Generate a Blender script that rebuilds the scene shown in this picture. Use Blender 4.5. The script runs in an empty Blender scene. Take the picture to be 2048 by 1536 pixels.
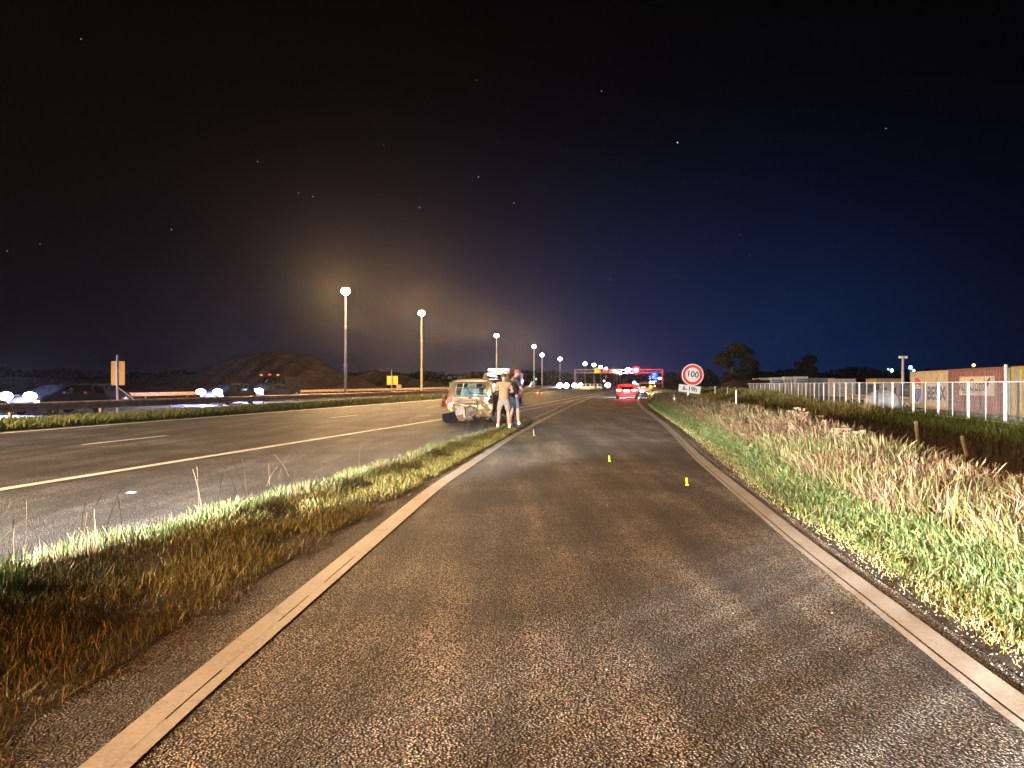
import bpy, bmesh, math, random
import numpy as np
from mathutils import Vector, Matrix

random.seed(7)
rng = np.random.default_rng(11)
S = bpy.context.scene
C = S.collection
F = 1400.0            # focal length in photo pixels (2048 wide)
H = 1.4               # camera height
ROAD_ROT = -math.atan(0.19)

# ------------------------------------------------------------------ camera
cd = bpy.data.cameras.new('camera')
cd.sensor_width = 36
cd.lens = 36 * F / 2048
cd.clip_end = 6000
cd.clip_start = 0.05
cam = bpy.data.objects.new('camera', cd)
C.objects.link(cam)
cam.location = (0, 0, H)
cam.rotation_euler = (math.radians(90), 0, 0)
S.camera = cam

# ------------------------------------------------------------------ render settings
S.render.engine = 'CYCLES'
S.cycles.use_denoising = True
S.cycles.use_light_tree = True
S.cycles.max_bounces = 6
S.cycles.diffuse_bounces = 2
S.cycles.glossy_bounces = 2
S.cycles.transparent_max_bounces = 12
S.cycles.volume_bounces = 0
S.cycles.sample_clamp_indirect = 4
S.view_settings.view_transform = 'Standard'
S.view_settings.look = 'None'
S.view_settings.exposure = 0.0
S.view_settings.gamma = 1.0
S.view_settings.use_curve_mapping = False

# ------------------------------------------------------------------ night sky
def build_world():
    w = bpy.data.worlds.new('World')
    S.world = w
    w.use_nodes = True
    nt = w.node_tree
    nt.nodes.clear()
    N = nt.nodes.new
    L = nt.links.new
    out = N('ShaderNodeOutputWorld')
    bg = N('ShaderNodeBackground')
    tc = N('ShaderNodeTexCoord')
    sep = N('ShaderNodeSeparateXYZ')
    L(tc.outputs['Generated'], sep.inputs[0])
    # town glow: falls off with elevation and away from the town's bearing
    def math_(op, a, b=None, c=None):
        n = N('ShaderNodeMath'); n.operation = op
        for k, v in enumerate((a, b, c)):
            if v is None: continue
            if isinstance(v, (int, float)): n.inputs[k].default_value = v
            else: L(v, n.inputs[k])
        return n.outputs[0]
    z = math_('MAXIMUM', sep.outputs['Z'], 0.0)
    def glow(az_deg, az_pow, elev_scale):
        a = math.radians(az_deg)
        d = N('ShaderNodeVectorMath'); d.operation = 'DOT_PRODUCT'
        L(tc.outputs['Generated'], d.inputs[0])
        d.inputs[1].default_value = (math.sin(a), math.cos(a), 0)
        dd = math_('MAXIMUM', d.outputs['Value'], 0.0)
        pw = math_('POWER', dd, az_pow)
        ez = math_('EXPONENT', math_('MULTIPLY', math_('MULTIPLY', z, z), -1.0 / elev_scale ** 2))
        return math_('MULTIPLY', pw, ez)
    noise = N('ShaderNodeTexNoise')
    noise.inputs['Scale'].default_value = 3.0
    noise.inputs['Detail'].default_value = 4
    L(tc.outputs['Generated'], noise.inputs['Vector'])
    cl = math_('ADD', math_('MULTIPLY', noise.outputs['Fac'], 0.7), 0.65)
    g1 = math_('MULTIPLY', glow(12, 13, 0.25), cl)
    g2 = math_('MULTIPLY', glow(-1, 6, 0.15), cl)
    def vec(scale, col):
        v = N('ShaderNodeVectorMath'); v.operation = 'SCALE'
        v.inputs[0].default_value = col
        L(scale, v.inputs['Scale'])
        return v.outputs[0]
    def vadd(a, b):
        v = N('ShaderNodeVectorMath'); v.operation = 'ADD'
        L(a, v.inputs[0]); L(b, v.inputs[1]); return v.outputs[0]
    c = vadd(vec(g1, (0.0010, 0.014, 0.062)), vec(g2, (0.004, 0.004, 0.008)))
    base = N('ShaderNodeVectorMath'); base.operation = 'ADD'
    L(c, base.inputs[0]); base.inputs[1].default_value = (0.0001, 0.0001, 0.0003)
    L(base.outputs[0], bg.inputs['Color'])
    bg.inputs['Strength'].default_value = 1.0
    L(bg.outputs[0], out.inputs['Surface'])
build_world()

# ================================================================== helpers
def link(o, parent=None):
    C.objects.link(o)
    if parent is not None: o.parent = parent
    return o

def tag(o, label=None, cat=None, group=None, kind=None):
    if label: o['label'] = label
    if cat: o['category'] = cat
    if group: o['group'] = group
    if kind: o['kind'] = kind
    return o

def empty(name, loc=(0, 0, 0), rz=0, label=None, cat=None, group=None, rx=0, ry=0):
    o = bpy.data.objects.new(name, None)
    link(o)
    o.empty_display_size = 0.2
    o.location = loc
    o.rotation_euler = (rx, ry, rz)
    return tag(o, label, cat, group)

def copy_tree(o, parent=None):
    c = o.copy()
    C.objects.link(c)
    c.parent = parent
    for ch in list(o.children): copy_tree(ch, c)
    return c

def G(px, py, z=0.0):
    """point on height z seen at a photo pixel below the horizon"""
    Y = (H - z) * F / (py - 768.0)
    return ((px - 1024.0) / F * Y, Y, z)

def PX(px, Y): return (px - 1024.0) / F * Y

def PZ(py, Y): return H - (py - 768.0) / F * Y

class MB:
    def __init__(s): s.v = []; s.f = []; s.m = []
    def add(s, vs, fs, m=0):
        o = len(s.v)
        s.v += [tuple(p) for p in vs]
        s.f += [tuple(o + i for i in f) for f in fs]
        s.m += [m] * len(fs)
        return s
    def box(s, c, d, m=0, rot=None):
        x, y, z = d[0] / 2, d[1] / 2, d[2] / 2
        vs = [Vector((sx * x, sy * y, sz * z)) for sx in (-1, 1) for sy in (-1, 1) for sz in (-1, 1)]
        if rot is not None: vs = [rot @ v for v in vs]
        vs = [v + Vector(c) for v in vs]
        return s.add(vs, [(0, 1, 3, 2), (4, 6, 7, 5), (0, 4, 5, 1), (2, 3, 7, 6), (0, 2, 6, 4), (1, 5, 7, 3)], m)
    def bar(s, a, b, w, h=None, m=0):
        a = Vector(a); b = Vector(b); d = b - a
        h = h or w
        q = d.to_track_quat('Y', 'Z').to_matrix()
        return s.box((a + b) / 2, (w, d.length, h), m, q)
    def tube(s, a, b, r0, r1=None, n=10, m=0, caps=True):
        a = Vector(a); b = Vector(b)
        r1 = r0 if r1 is None else r1
        q = (b - a).to_track_quat('Z', 'Y').to_matrix()
        vs = []
        for p, r in ((a, r0), (b, r1)):
            for i in range(n):
                t = 2 * math.pi * i / n
                vs.append(p + q @ Vector((r * math.cos(t), r * math.sin(t), 0)))
        fs = [(i, (i + 1) % n, n + (i + 1) % n, n + i) for i in range(n)]
        if caps: fs += [tuple(range(n - 1, -1, -1)), tuple(range(n, 2 * n))]
        return s.add(vs, fs, m)
    def lathe(s, prof, c=(0, 0, 0), n=16, m=0, rot=None):
        vs = []
        for r, z in prof:
            for i in range(n):
                t = 2 * math.pi * i / n
                v = Vector((r * math.cos(t), r * math.sin(t), z))
                if rot is not None: v = rot @ v
                vs.append(v + Vector(c))
        fs = []
        for k in range(len(prof) - 1):
            for i in range(n):
                fs.append((k * n + i, k * n + (i + 1) % n, (k + 1) * n + (i + 1) % n, (k + 1) * n + i))
        fs.append(tuple(range(n - 1, -1, -1)))
        fs.append(tuple(range((len(prof) - 1) * n, len(prof) * n)))
        return s.add(vs, fs, m)
    def ball(s, c, r, n=10, k=7, m=0, sc=(1, 1, 1)):
        vs = []; fs = []
        for j in range(k + 1):
            ph = math.pi * j / k
            for i in range(n):
                t = 2 * math.pi * i / n
                vs.append((c[0] + r * sc[0] * math.sin(ph) * math.cos(t), c[1] + r * sc[1] * math.sin(ph) * math.sin(t), c[2] + r * sc[2] * math.cos(ph)))
        for j in range(k):
            for i in range(n):
                a = j * n + i; b = j * n + (i + 1) % n
                fs.append((a, a + n, b + n, b))
        return s.add(vs, fs, m)
    def prism(s, poly, d0, d1, axis='Y', m=0):
        """poly in the plane across axis, extruded from d0 to d1"""
        def p3(p, d):
            if axis == 'Y': return (p[0], d, p[1])
            if axis == 'X': return (d, p[0], p[1])
            return (p[0], p[1], d)
        n = len(poly)
        vs = [p3(p, d0) for p in poly] + [p3(p, d1) for p in poly]
        fs = [tuple(range(n)), tuple(range(2 * n - 1, n - 1, -1))]
        fs += [(i, n + i, n + (i + 1) % n, (i + 1) % n) for i in range(n)]
        return s.add(vs, fs, m)
    def mesh(s, name, mats):
        me = bpy.data.meshes.new(name)
        me.from_pydata(s.v, [], s.f)
        if not isinstance(mats, (list, tuple)): mats = [mats]
        for mt in mats: me.materials.append(mt)
        if len(mats) > 1: me.polygons.foreach_set('material_index', s.m)
        me.update()
        return me
    def build(s, name, mats, parent=None, smooth=False, bevel=0, label=None, loc=None):
        me = s.mesh(name, mats)
        if bevel or smooth:
            bm = bmesh.new(); bm.from_mesh(me)
            bmesh.ops.remove_doubles(bm, verts=bm.verts, dist=1e-5)
            bmesh.ops.recalc_face_normals(bm, faces=bm.faces)
            if bevel: bmesh.ops.bevel(bm, geom=[e for e in bm.edges if len(e.link_faces) == 2 and e.calc_face_angle(0) > 0.5], offset=bevel, segments=2, affect='EDGES')
            bm.to_mesh(me); bm.free()
        if smooth:
            me.polygons.foreach_set('use_smooth', [True] * len(me.polygons))
        o = bpy.data.objects.new(name, me)
        link(o, parent)
        if loc is not None: o.location = loc
        if label: o['label'] = label
        return o

# ------------------------------------------------------------------ materials
def new_mat(name):
    m = bpy.data.materials.new(name)
    m.use_nodes = True
    return m, m.node_tree, m.node_tree.nodes['Principled BSDF']

def mat(name, col, rough=0.6, metal=0.0, var=0.25, scale=6.0, bump=0.0, bscale=60, spec=0.5, coat=0.0, dirt=0.0):
    """principled paint with mottled colour, optional fine relief"""
    m, nt, b = new_mat(name)
    N = nt.nodes.new; L = nt.links.new
    b.inputs['Roughness'].default_value = rough
    b.inputs['Metallic'].default_value = metal
    b.inputs['Specular IOR Level'].default_value = spec
    b.inputs['Coat Weight'].default_value = coat
    tc = N('ShaderNodeTexCoord')
    n = N('ShaderNodeTexNoise'); n.inputs['Scale'].default_value = scale; n.inputs['Detail'].default_value = 6
    n.inputs['Roughness'].default_value = 0.65
    L(tc.outputs['Object'], n.inputs['Vector'])
    r = N('ShaderNodeValToRGB')
    r.color_ramp.elements[0].position = 0.3; r.color_ramp.elements[1].position = 0.7
    lo = [c * (1 - var) for c in col]; hi = [min(1, c * (1 + var)) for c in col]
    r.color_ramp.elements[0].color = (*lo, 1); r.color_ramp.elements[1].color = (*hi, 1)
    L(n.outputs['Fac'], r.inputs[0])
    colout = r.outputs[0]
    if dirt:
        n3 = N('ShaderNodeTexNoise'); n3.inputs['Scale'].default_value = scale * 2.7; n3.inputs['Detail'].default_value = 8
        L(tc.outputs['Object'], n3.inputs['Vector'])
        r3 = N('ShaderNodeValToRGB'); r3.color_ramp.elements[0].position = 0.5; r3.color_ramp.elements[1].position = 0.62
        L(n3.outputs['Fac'], r3.inputs[0])
        mx = N('ShaderNodeMixRGB'); mx.inputs['Color2'].default_value = (0.10, 0.06, 0.035, 1)
        mu = N('ShaderNodeMath'); mu.operation = 'MULTIPLY'; mu.inputs[1].default_value = dirt
        L(r3.outputs[0], mu.inputs[0]); L(mu.outputs[0], mx.inputs[0]); L(colout, mx.inputs['Color1'])
        colout = mx.outputs[0]
    L(colout, b.inputs['Base Color'])
    if bump:
        n2 = N('ShaderNodeTexNoise'); n2.inputs['Scale'].default_value = bscale; n2.inputs['Detail'].default_value = 4
        L(tc.outputs['Object'], n2.inputs['Vector'])
        bp = N('ShaderNodeBump'); bp.inputs['Strength'].default_value = bump; bp.inputs['Distance'].default_value = 0.02
        L(n2.outputs['Fac'], bp.inputs['Height']); L(bp.outputs[0], b.inputs['Normal'])
    return m

def emit(name, col, strength):
    m, nt, b = new_mat(name)
    b.inputs['Base Color'].default_value = (*[min(1, c * 0.5) for c in col], 1)
    b.inputs['Emission Color'].default_value = (*col, 1)
    b.inputs['Emission Strength'].default_value = strength
    return m

def glass(name, tint=(0.5, 0.6, 0.6), alpha=0.75, rough=0.05):
    m, nt, b = new_mat(name)
    N = nt.nodes.new; L = nt.links.new
    out = nt.nodes['Material Output']
    b.inputs['Base Color'].default_value = (0.01, 0.012, 0.014, 1)
    b.inputs['Roughness'].default_value = rough
    t = N('ShaderNodeBsdfTransparent'); t.inputs[0].default_value = (*tint, 1)
    mx = N('ShaderNodeMixShader'); mx.inputs[0].default_value = alpha
    L(b.outputs[0], mx.inputs[1]); L(t.outputs[0], mx.inputs[2]); L(mx.outputs[0], out.inputs['Surface'])
    return m

def asphalt(name, lo, hi, warm=(1, 1, 1), bump=1.0, polish=0.0):
    m, nt, b = new_mat(name)
    N = nt.nodes.new; L = nt.links.new
    tc = N('ShaderNodeTexCoord')
    def nz(scale, detail=2, rough=0.5, src=None):
        n = N('ShaderNodeTexNoise'); n.inputs['Scale'].default_value = scale
        n.inputs['Detail'].default_value = detail; n.inputs['Roughness'].default_value = rough
        L(src or tc.outputs['Object'], n.inputs['Vector']); return n.outputs['Fac']
    def mth(op, a, b_=None):
        n = N('ShaderNodeMath'); n.operation = op
        for k, v in enumerate((a, b_)):
            if v is None: continue
            if isinstance(v, (int, float)): n.inputs[k].default_value = v
            else: L(v, n.inputs[k])
        return n.outputs[0]
    vor = N('ShaderNodeTexVoronoi'); vor.inputs['Scale'].default_value = 80
    L(tc.outputs['Object'], vor.inputs['Vector'])
    vor2 = N('ShaderNodeTexVoronoi'); vor2.inputs['Scale'].default_value = 30
    L(tc.outputs['Object'], vor2.inputs['Vector'])
    stone = mth('SUBTRACT', 1.0, mth('MULTIPLY', vor.outputs['Distance'], 1.5))
    stone2 = mth('SUBTRACT', 1.0, mth('MULTIPLY', vor2.outputs['Distance'], 1.3))
    g = mth('ADD', mth('MULTIPLY', stone, 0.45), mth('MULTIPLY', nz(120, 3, 0.7), 0.35))
    g = mth('ADD', g, mth('MULTIPLY', nz(34, 3, 0.7), 0.32))
    # patches and streaks along the lane
    mp = N('ShaderNodeMapping'); mp.inputs['Scale'].default_value = (1.2, 0.12, 1)
    mp.inputs['Rotation'].default_value = (0, 0, 0.19)
    L(tc.outputs['Object'], mp.inputs['Vector'])
    streak = nz(1.6, 5, 0.6, mp.outputs[0])
    patch = nz(0.5, 6, 0.6)
    big = mth('ADD', mth('MULTIPLY', streak, 0.55), mth('MULTIPLY', patch, 0.55))
    g2 = mth('ADD', g, mth('MULTIPLY', mth('SUBTRACT', big, 0.55), 1.0))
    r = N('ShaderNodeValToRGB')
    e = r.color_ramp.elements
    e[0].position = 0.46; e[1].position = 0.82
    e[0].color = (lo * warm[0], lo * warm[1], lo * warm[2], 1)
    e[1].color = (hi * warm[0], hi * warm[1], hi * warm[2], 1)
    mid = e.new(0.62); mm = lo + (hi - lo) * 0.35
    mid.color = (mm * warm[0], mm * warm[1], mm * warm[2], 1)
    L(g2, r.inputs[0])
    L(r.outputs[0], b.inputs['Base Color'])
    b.inputs['Roughness'].default_value = 0.72 - polish
    b.inputs['Specular IOR Level'].default_value = 0.35
    bp = N('ShaderNodeBump'); bp.inputs['Strength'].default_value = bump; bp.inputs['Distance'].default_value = 0.022
    hgt = mth('ADD', stone, mth('MULTIPLY', stone2, 0.8))
    hgt = mth('ADD', hgt, mth('MULTIPLY', nz(60, 3, 0.7), 0.8))
    L(hgt, bp.inputs['Height']); L(bp.outputs[0], b.inputs['Normal'])
    return m

def road_paint(name, col=0.55):
    m, nt, b = new_mat(name)
    N = nt.nodes.new; L = nt.links.new
    tc = N('ShaderNodeTexCoord')
    n = N('ShaderNodeTexNoise'); n.inputs['Scale'].default_value = 45; n.inputs['Detail'].default_value = 8; n.inputs['Roughness'].default_value = 0.75
    L(tc.outputs['Object'], n.inputs['Vector'])
    n2 = N('ShaderNodeTexNoise'); n2.inputs['Scale'].default_value = 2.2; n2.inputs['Detail'].default_value = 6
    L(tc.outputs['Object'], n2.inputs['Vector'])
    ad = N('ShaderNodeMath'); ad.operation = 'MULTIPLY_ADD'; ad.inputs[1].default_value = 0.45
    L(n2.outputs['Fac'], ad.inputs[0]); L(n.outputs['Fac'], ad.inputs[2])
    r = N('ShaderNodeValToRGB')
    e = r.color_ramp.elements
    e[0].position = 0.54; e[0].color = (0.07, 0.06, 0.05, 1)
    e[1].position = 0.80; e[1].color = (col, col * 0.97, col * 0.9, 1)
    k = e.new(0.60); k.color = (col * 0.72, col * 0.69, col * 0.62, 1)
    L(ad.outputs[0], r.inputs[0]); L(r.outputs[0], b.inputs['Base Color'])
    b.inputs['Roughness'].default_value = 0.6
    bp = N('ShaderNodeBump'); bp.inputs['Strength'].default_value = 0.6; bp.inputs['Distance'].default_value = 0.004
    L(n.outputs['Fac'], bp.inputs['Height']); L(bp.outputs[0], b.inputs['Normal'])
    return m

def blade_mat(name, transl=0.35, rough=0.55):
    m, nt, b = new_mat(name)
    N = nt.nodes.new; L = nt.links.new
    out = nt.nodes['Material Output']
    at = N('ShaderNodeAttribute'); at.attribute_name = 'tint'
    L(at.outputs['Color'], b.inputs['Base Color'])
    b.inputs['Roughness'].default_value = rough
    b.inputs['Specular IOR Level'].default_value = 0.3
    t = N('ShaderNodeBsdfTranslucent'); L(at.outputs['Color'], t.inputs[0])
    mx = N('ShaderNodeMixShader'); mx.inputs[0].default_value = transl
    L(b.outputs[0], mx.inputs[1]); L(t.outputs[0], mx.inputs[2]); L(mx.outputs[0], out.inputs['Surface'])
    return m

def ground_mat(name, cols, scale=3.0, bump=0.8):
    m, nt, b = new_mat(name)
    N = nt.nodes.new; L = nt.links.new
    tc = N('ShaderNodeTexCoord')
    n = N('ShaderNodeTexNoise'); n.inputs['Scale'].default_value = scale; n.inputs['Detail'].default_value = 10; n.inputs['Roughness'].default_value = 0.7
    L(tc.outputs['Object'], n.inputs['Vector'])
    r = N('ShaderNodeValToRGB'); e = r.color_ramp.elements
    e[0].position = 0.3; e[0].color = (*cols[0], 1)
    e[1].position = 0.7; e[1].color = (*cols[-1], 1)
    for i, c in enumerate(cols[1:-1]):
        k = e.new(0.3 + 0.4 * (i + 1) / (len(cols) - 1)); k.color = (*c, 1)
    L(n.outputs['Fac'], r.inputs[0]); L(r.outputs[0], b.inputs['Base Color'])
    b.inputs['Roughness'].default_value = 0.95
    b.inputs['Specular IOR Level'].default_value = 0.15
    n2 = N('ShaderNodeTexNoise'); n2.inputs['Scale'].default_value = scale * 12; n2.inputs['Detail'].default_value = 6
    L(tc.outputs['Object'], n2.inputs['Vector'])
    bp = N('ShaderNodeBump'); bp.inputs['Strength'].default_value = bump; bp.inputs['Distance'].default_value = 0.03
    L(n2.outputs['Fac'], bp.inputs['Height']); L(bp.outputs[0], b.inputs['Normal'])
    return m

M = {}
M['asphalt_ramp'] = asphalt('asphalt_ramp', 0.010, 0.52, (1.15, 1.0, 0.80), 1.0)
M['asphalt_main'] = asphalt('asphalt_main', 0.012, 0.40, (0.96, 0.98, 1.04), 1.0)
M['paint'] = road_paint('road_paint', 0.27)
M['paint_main'] = road_paint('road_paint_fresh', 0.60)
M['soil'] = ground_mat('verge_soil', [(0.012, 0.012, 0.008), (0.030, 0.026, 0.016), (0.05, 0.042, 0.028)], 1.5)
M['gravel_bed'] = ground_mat('gravel_bed', [(0.018, 0.014, 0.011), (0.045, 0.036, 0.028), (0.085, 0.07, 0.055)], 14, 1.0)
M['mound'] = ground_mat('mound_earth', [(0.022, 0.014, 0.010), (0.07, 0.045, 0.032), (0.15, 0.10, 0.075)], 0.5, 1.0)
M['hill_brown'] = ground_mat('bank_earth', [(0.05, 0.025, 0.012), (0.09, 0.045, 0.02)], 0.6, 1.0)
M['blade'] = blade_mat('grass_blade', 0.15)
M['straw'] = blade_mat('dry_stalk', 0.08, 0.75)
M['leaf'] = blade_mat('tree_leaf', 0.25, 0.6)
M['galv'] = mat('galvanised_steel', (0.36, 0.34, 0.31), 0.5, 0.5, 0.25, 3, 0.2)
M['rail'] = mat('weathered_rail', (0.42, 0.29, 0.22), 0.65, 0.25, 0.35, 1.5, 0.3, dirt=0.4)
M['pole'] = mat('lamp_pole_paint', (0.50, 0.46, 0.40), 0.5, 0.2, 0.2, 2)
M['white'] = mat('white_paint', (0.80, 0.80, 0.78), 0.45, 0, 0.1, 4)
M['black'] = mat('black_plastic', (0.018, 0.018, 0.02), 0.55, 0, 0.3, 8)
M['navy'] = mat('dark_plastic', (0.006, 0.007, 0.014), 0.9, 0, 0.3, 8, spec=0.1)
M['rubber'] = mat('tyre_rubber', (0.022, 0.021, 0.02), 0.85, 0, 0.3, 12)
M['rim'] = mat('wheel_rim', (0.45, 0.45, 0.45), 0.35, 0.8, 0.15, 8)
M['chrome'] = mat('bright_trim', (0.6, 0.6, 0.6), 0.2, 1.0, 0.1, 8)
M['beige_car'] = mat('beige_metallic_paint', (0.19, 0.14, 0.075), 0.36, 0.35, 0.15, 3, coat=0.4, dirt=0.25)
M['crush'] = mat('scraped_plastic', (0.09, 0.075, 0.065), 0.6, 0, 0.4, 9, 0.7, 20, dirt=0.5)
M['red_car'] = mat('red_car_paint', (0.30, 0.10, 0.07), 0.3, 0.2, 0.1, 3, coat=0.6)
M['dark_car'] = mat('dark_car_paint', (0.006, 0.006, 0.008), 0.9, 0.0, 0.1, 3, spec=0.05)
M['yellow_van'] = mat('yellow_van_paint', (0.62, 0.45, 0.10), 0.4, 0, 0.1, 3, coat=0.4)
M['seat'] = mat('grey_seat_cloth', (0.30, 0.34, 0.36), 0.9, 0, 0.2, 10)
M['glass'] = glass('car_glass', (0.80, 0.92, 0.92), 0.86)
M['dark_glass'] = glass('tinted_glass', (0.2, 0.22, 0.25), 0.4)
M['rust'] = mat('rust_red_container_paint', (0.13, 0.036, 0.017), 0.7, 0, 0.35, 1.6, 0.4, 12, dirt=0.35)
M['cbeige'] = mat('beige_container_paint', (0.34, 0.23, 0.11), 0.7, 0, 0.25, 1.4, 0.4, 12, dirt=0.25)
M['cyellow'] = mat('yellow_container_paint', (0.25, 0.17, 0.012), 0.7, 0, 0.3, 1.6, 0.4, 12, dirt=0.3)
M['grey_steel'] = mat('grey_steel', (0.20, 0.20, 0.21), 0.6, 0.2, 0.3, 2, dirt=0.2)
M['dirty_white'] = mat('dirty_white_paint', (0.50, 0.44, 0.38), 0.7, 0, 0.25, 2, dirt=0.4)
M['print_white'] = mat('faded_white_print', (0.38, 0.34, 0.31), 0.7, 0, 0.2, 3, dirt=0.25)
M['ink'] = mat('dark_violet_print', (0.045, 0.025, 0.075), 0.7, 0, 0.2, 5)
M['ink_red'] = mat('red_print', (0.40, 0.035, 0.03), 0.7, 0, 0.25, 5)
M['ink_blue'] = mat('blue_print', (0.03, 0.06, 0.28), 0.7, 0, 0.25, 5)
M['ink_black'] = mat('black_print', (0.012, 0.012, 0.014), 0.6, 0, 0.2, 5)
M['banner'] = mat('pale_banner_vinyl', (0.34, 0.30, 0.26), 0.6, 0, 0.15, 3, dirt=0.2)
M['banner_sand'] = mat('sand_print', (0.50, 0.36, 0.17), 0.6, 0, 0.15, 3)
M['site_blue'] = mat('blue_banner', (0.05, 0.05, 0.22), 0.6, 0, 0.2, 3)
M['cone'] = mat('cone_orange_red', (0.75, 0.035, 0.02), 0.5, 0, 0.1, 6)
M['signback'] = mat('sodium_lit_sign_back', (0.72, 0.47, 0.20), 0.55, 0.2, 0.15, 3)  # bare metal; the orange of the sodium light is in its colour
M['signyellow'] = mat('yellow_sign_board', (0.80, 0.50, 0.06), 0.5, 0, 0.1, 3)
M['sign_white'] = mat('reflective_white', (0.42, 0.415, 0.40), 0.5, 0, 0.04, 6)
M['sign_red'] = mat('reflective_red', (0.42, 0.006, 0.005), 0.45, 0, 0.08, 6)
M['sign_yellow'] = mat('reflective_yellow', (0.75, 0.55, 0.05), 0.45, 0, 0.1, 6)
M['bark'] = mat('tree_bark', (0.05, 0.035, 0.025), 0.9, 0, 0.3, 4, 0.6)
M['shell'] = mat('pale_inner_plastic', (0.24, 0.23, 0.22), 0.6, 0, 0.3, 9, 0.4, 20, dirt=0.3)
M['plate'] = mat('yellow_plate', (0.24, 0.17, 0.06), 0.6, 0, 0.1, 9)
M['straw_dry'] = mat('dried_umbel', (0.20, 0.15, 0.10), 0.9, 0, 0.2, 10)
M['wood'] = mat('stake_wood', (0.22, 0.17, 0.11), 0.85, 0, 0.3, 9, 0.5)
M['concrete'] = mat('concrete', (0.30, 0.27, 0.23), 0.9, 0, 0.2, 2, 0.4)
M['tarp'] = mat('pale_tarpaulin', (0.42, 0.44, 0.46), 0.55, 0, 0.3, 3, 0.8, 5)
M['skin'] = mat('skin', (0.21, 0.105, 0.07), 0.55, 0, 0.08, 10)
M['hair_dark'] = mat('dark_brown_hair', (0.018, 0.012, 0.012), 0.7, 0, 0.4, 40, 0.6)
M['hair_brown'] = mat('brown_hair', (0.07, 0.035, 0.018), 0.7, 0, 0.4, 40, 0.6)
M['shirt_sand'] = mat('sand_cotton', (0.16, 0.10, 0.055), 0.9, 0, 0.1, 6, 0.3, 14)
M['shorts_grey'] = mat('grey_cotton', (0.12, 0.10, 0.09), 0.9, 0, 0.12, 6, 0.3, 14)
M['shirt_black'] = mat('black_cotton', (0.012, 0.010, 0.016), 0.9, 0, 0.2, 6, 0.3, 14)
M['shorts_blue'] = mat('blue_grey_denim', (0.04, 0.06, 0.11), 0.9, 0, 0.3, 6, 0.3, 14)
M['shoe_white'] = mat('white_trainers', (0.45, 0.47, 0.50), 0.6, 0, 0.08, 12)
M['shoe_blue'] = mat('blue_trainers', (0.012, 0.014, 0.03), 0.6, 0, 0.3, 12)
M['stone'] = mat('pale_gravel_stone', (0.30, 0.26, 0.22), 0.8, 0, 0.6, 5)
M['marker_glow'] = emit('yellow_green_marker_light', (0.62, 1.0, 0.03), 2.2)
M['debris'] = mat('teal_plastic', (0.25, 0.55, 0.60), 0.4, 0, 0.1, 12)

SODIUM = (1.0, 0.60, 0.26)
M['lamp_glow'] = emit('sodium_lamp', (1.0, 0.80, 0.50), 60)
M['lamp_far'] = emit('sodium_lamp_far', (1.0, 0.82, 0.62), 22)
M['head'] = emit('headlamp_lit', (0.86, 0.90, 1.0), 70)
M['head_blue'] = emit('headlamp_cool', (0.72, 0.80, 1.0), 60)
M['blue_beacon'] = emit('blue_beacon_lit', (0.25, 0.35, 1.0), 40)
M['tail'] = emit('tail_lamp_lit', (1.0, 0.03, 0.06), 5)
M['beacon_pale'] = emit('beacon_pale_lit', (0.42, 0.52, 1.0), 2.6)
M['tail_hot'] = emit('brake_lamp_lit', (1.0, 0.20, 0.22), 30)
M['amber'] = emit('amber_lamp_lit', (1.0, 0.42, 0.03), 1.8)
M['plate_lit'] = emit('plate_lamp_lit', (0.85, 0.85, 1.0), 5)
M['red_signal'] = emit('red_signal_lit', (1.0, 0.01, 0.03), 5)
M['signal_core'] = emit('red_signal_core', (1.0, 0.55, 0.60), 60)
M['blue_sign'] = emit('lit_blue_sign', (0.01, 0.17, 1.0), 0.9)
M['blue_text'] = emit('lit_sign_text', (0.75, 0.88, 1.0), 1.5)
M['amber_sign'] = mat('floodlit_sign_back', (0.75, 0.42, 0.08), 0.5, 0, 0.1, 3)

# ------------------------------------------------------------------ lights
def point(name, loc, power, col, parent=None, r=0.15):
    l = bpy.data.lights.new(name, 'POINT')
    l.energy = power; l.color = col; l.shadow_soft_size = r
    o = bpy.data.objects.new(name, l); link(o, parent); o.location = loc
    return o

def spot(name, loc, target, power, col, angle, blend=0.6, r=0.06, parent=None):
    l = bpy.data.lights.new(name, 'SPOT')
    l.energy = power; l.color = col; l.shadow_soft_size = r
    l.spot_size = math.radians(angle); l.spot_blend = blend
    o = bpy.data.objects.new(name, l); link(o, parent); o.location = loc
    d = Vector(target) - Vector(loc)
    o.rotation_euler = d.to_track_quat('-Z', 'Y').to_euler()
    return o

# ================================================================== curves of the road, traced on the ground
def curve(pts):
    P = sorted([(p[1], p[0]) for p in pts])
    ys = np.array([p[0] for p in P]); xs = np.array([p[1] for p in P])
    def f(y):
        y = np.asarray(y, float)
        r = np.interp(y, ys, xs)
        s0 = (xs[1] - xs[0]) / (ys[1] - ys[0]); s1 = (xs[-1] - xs[-2]) / (ys[-1] - ys[-2])
        r = np.where(y < ys[0], xs[0] + (y - ys[0]) * s0, r)
        r = np.where(y > ys[-1], xs[-1] + (y - ys[-1]) * s1, r)
        return r
    yy = np.arange(-40, 1200, 0.5)
    rr = f(yy)
    k = np.array([1, 2, 3, 2, 1.0]); k /= k.sum()
    pad = np.pad(rr, 2, mode='edge')
    rs = np.convolve(pad, k, mode='valid')
    rs[:3] = rr[:3]; rs[-3:] = rr[-3:]
    return lambda y: np.interp(np.asarray(y, float), yy, rs)

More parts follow.
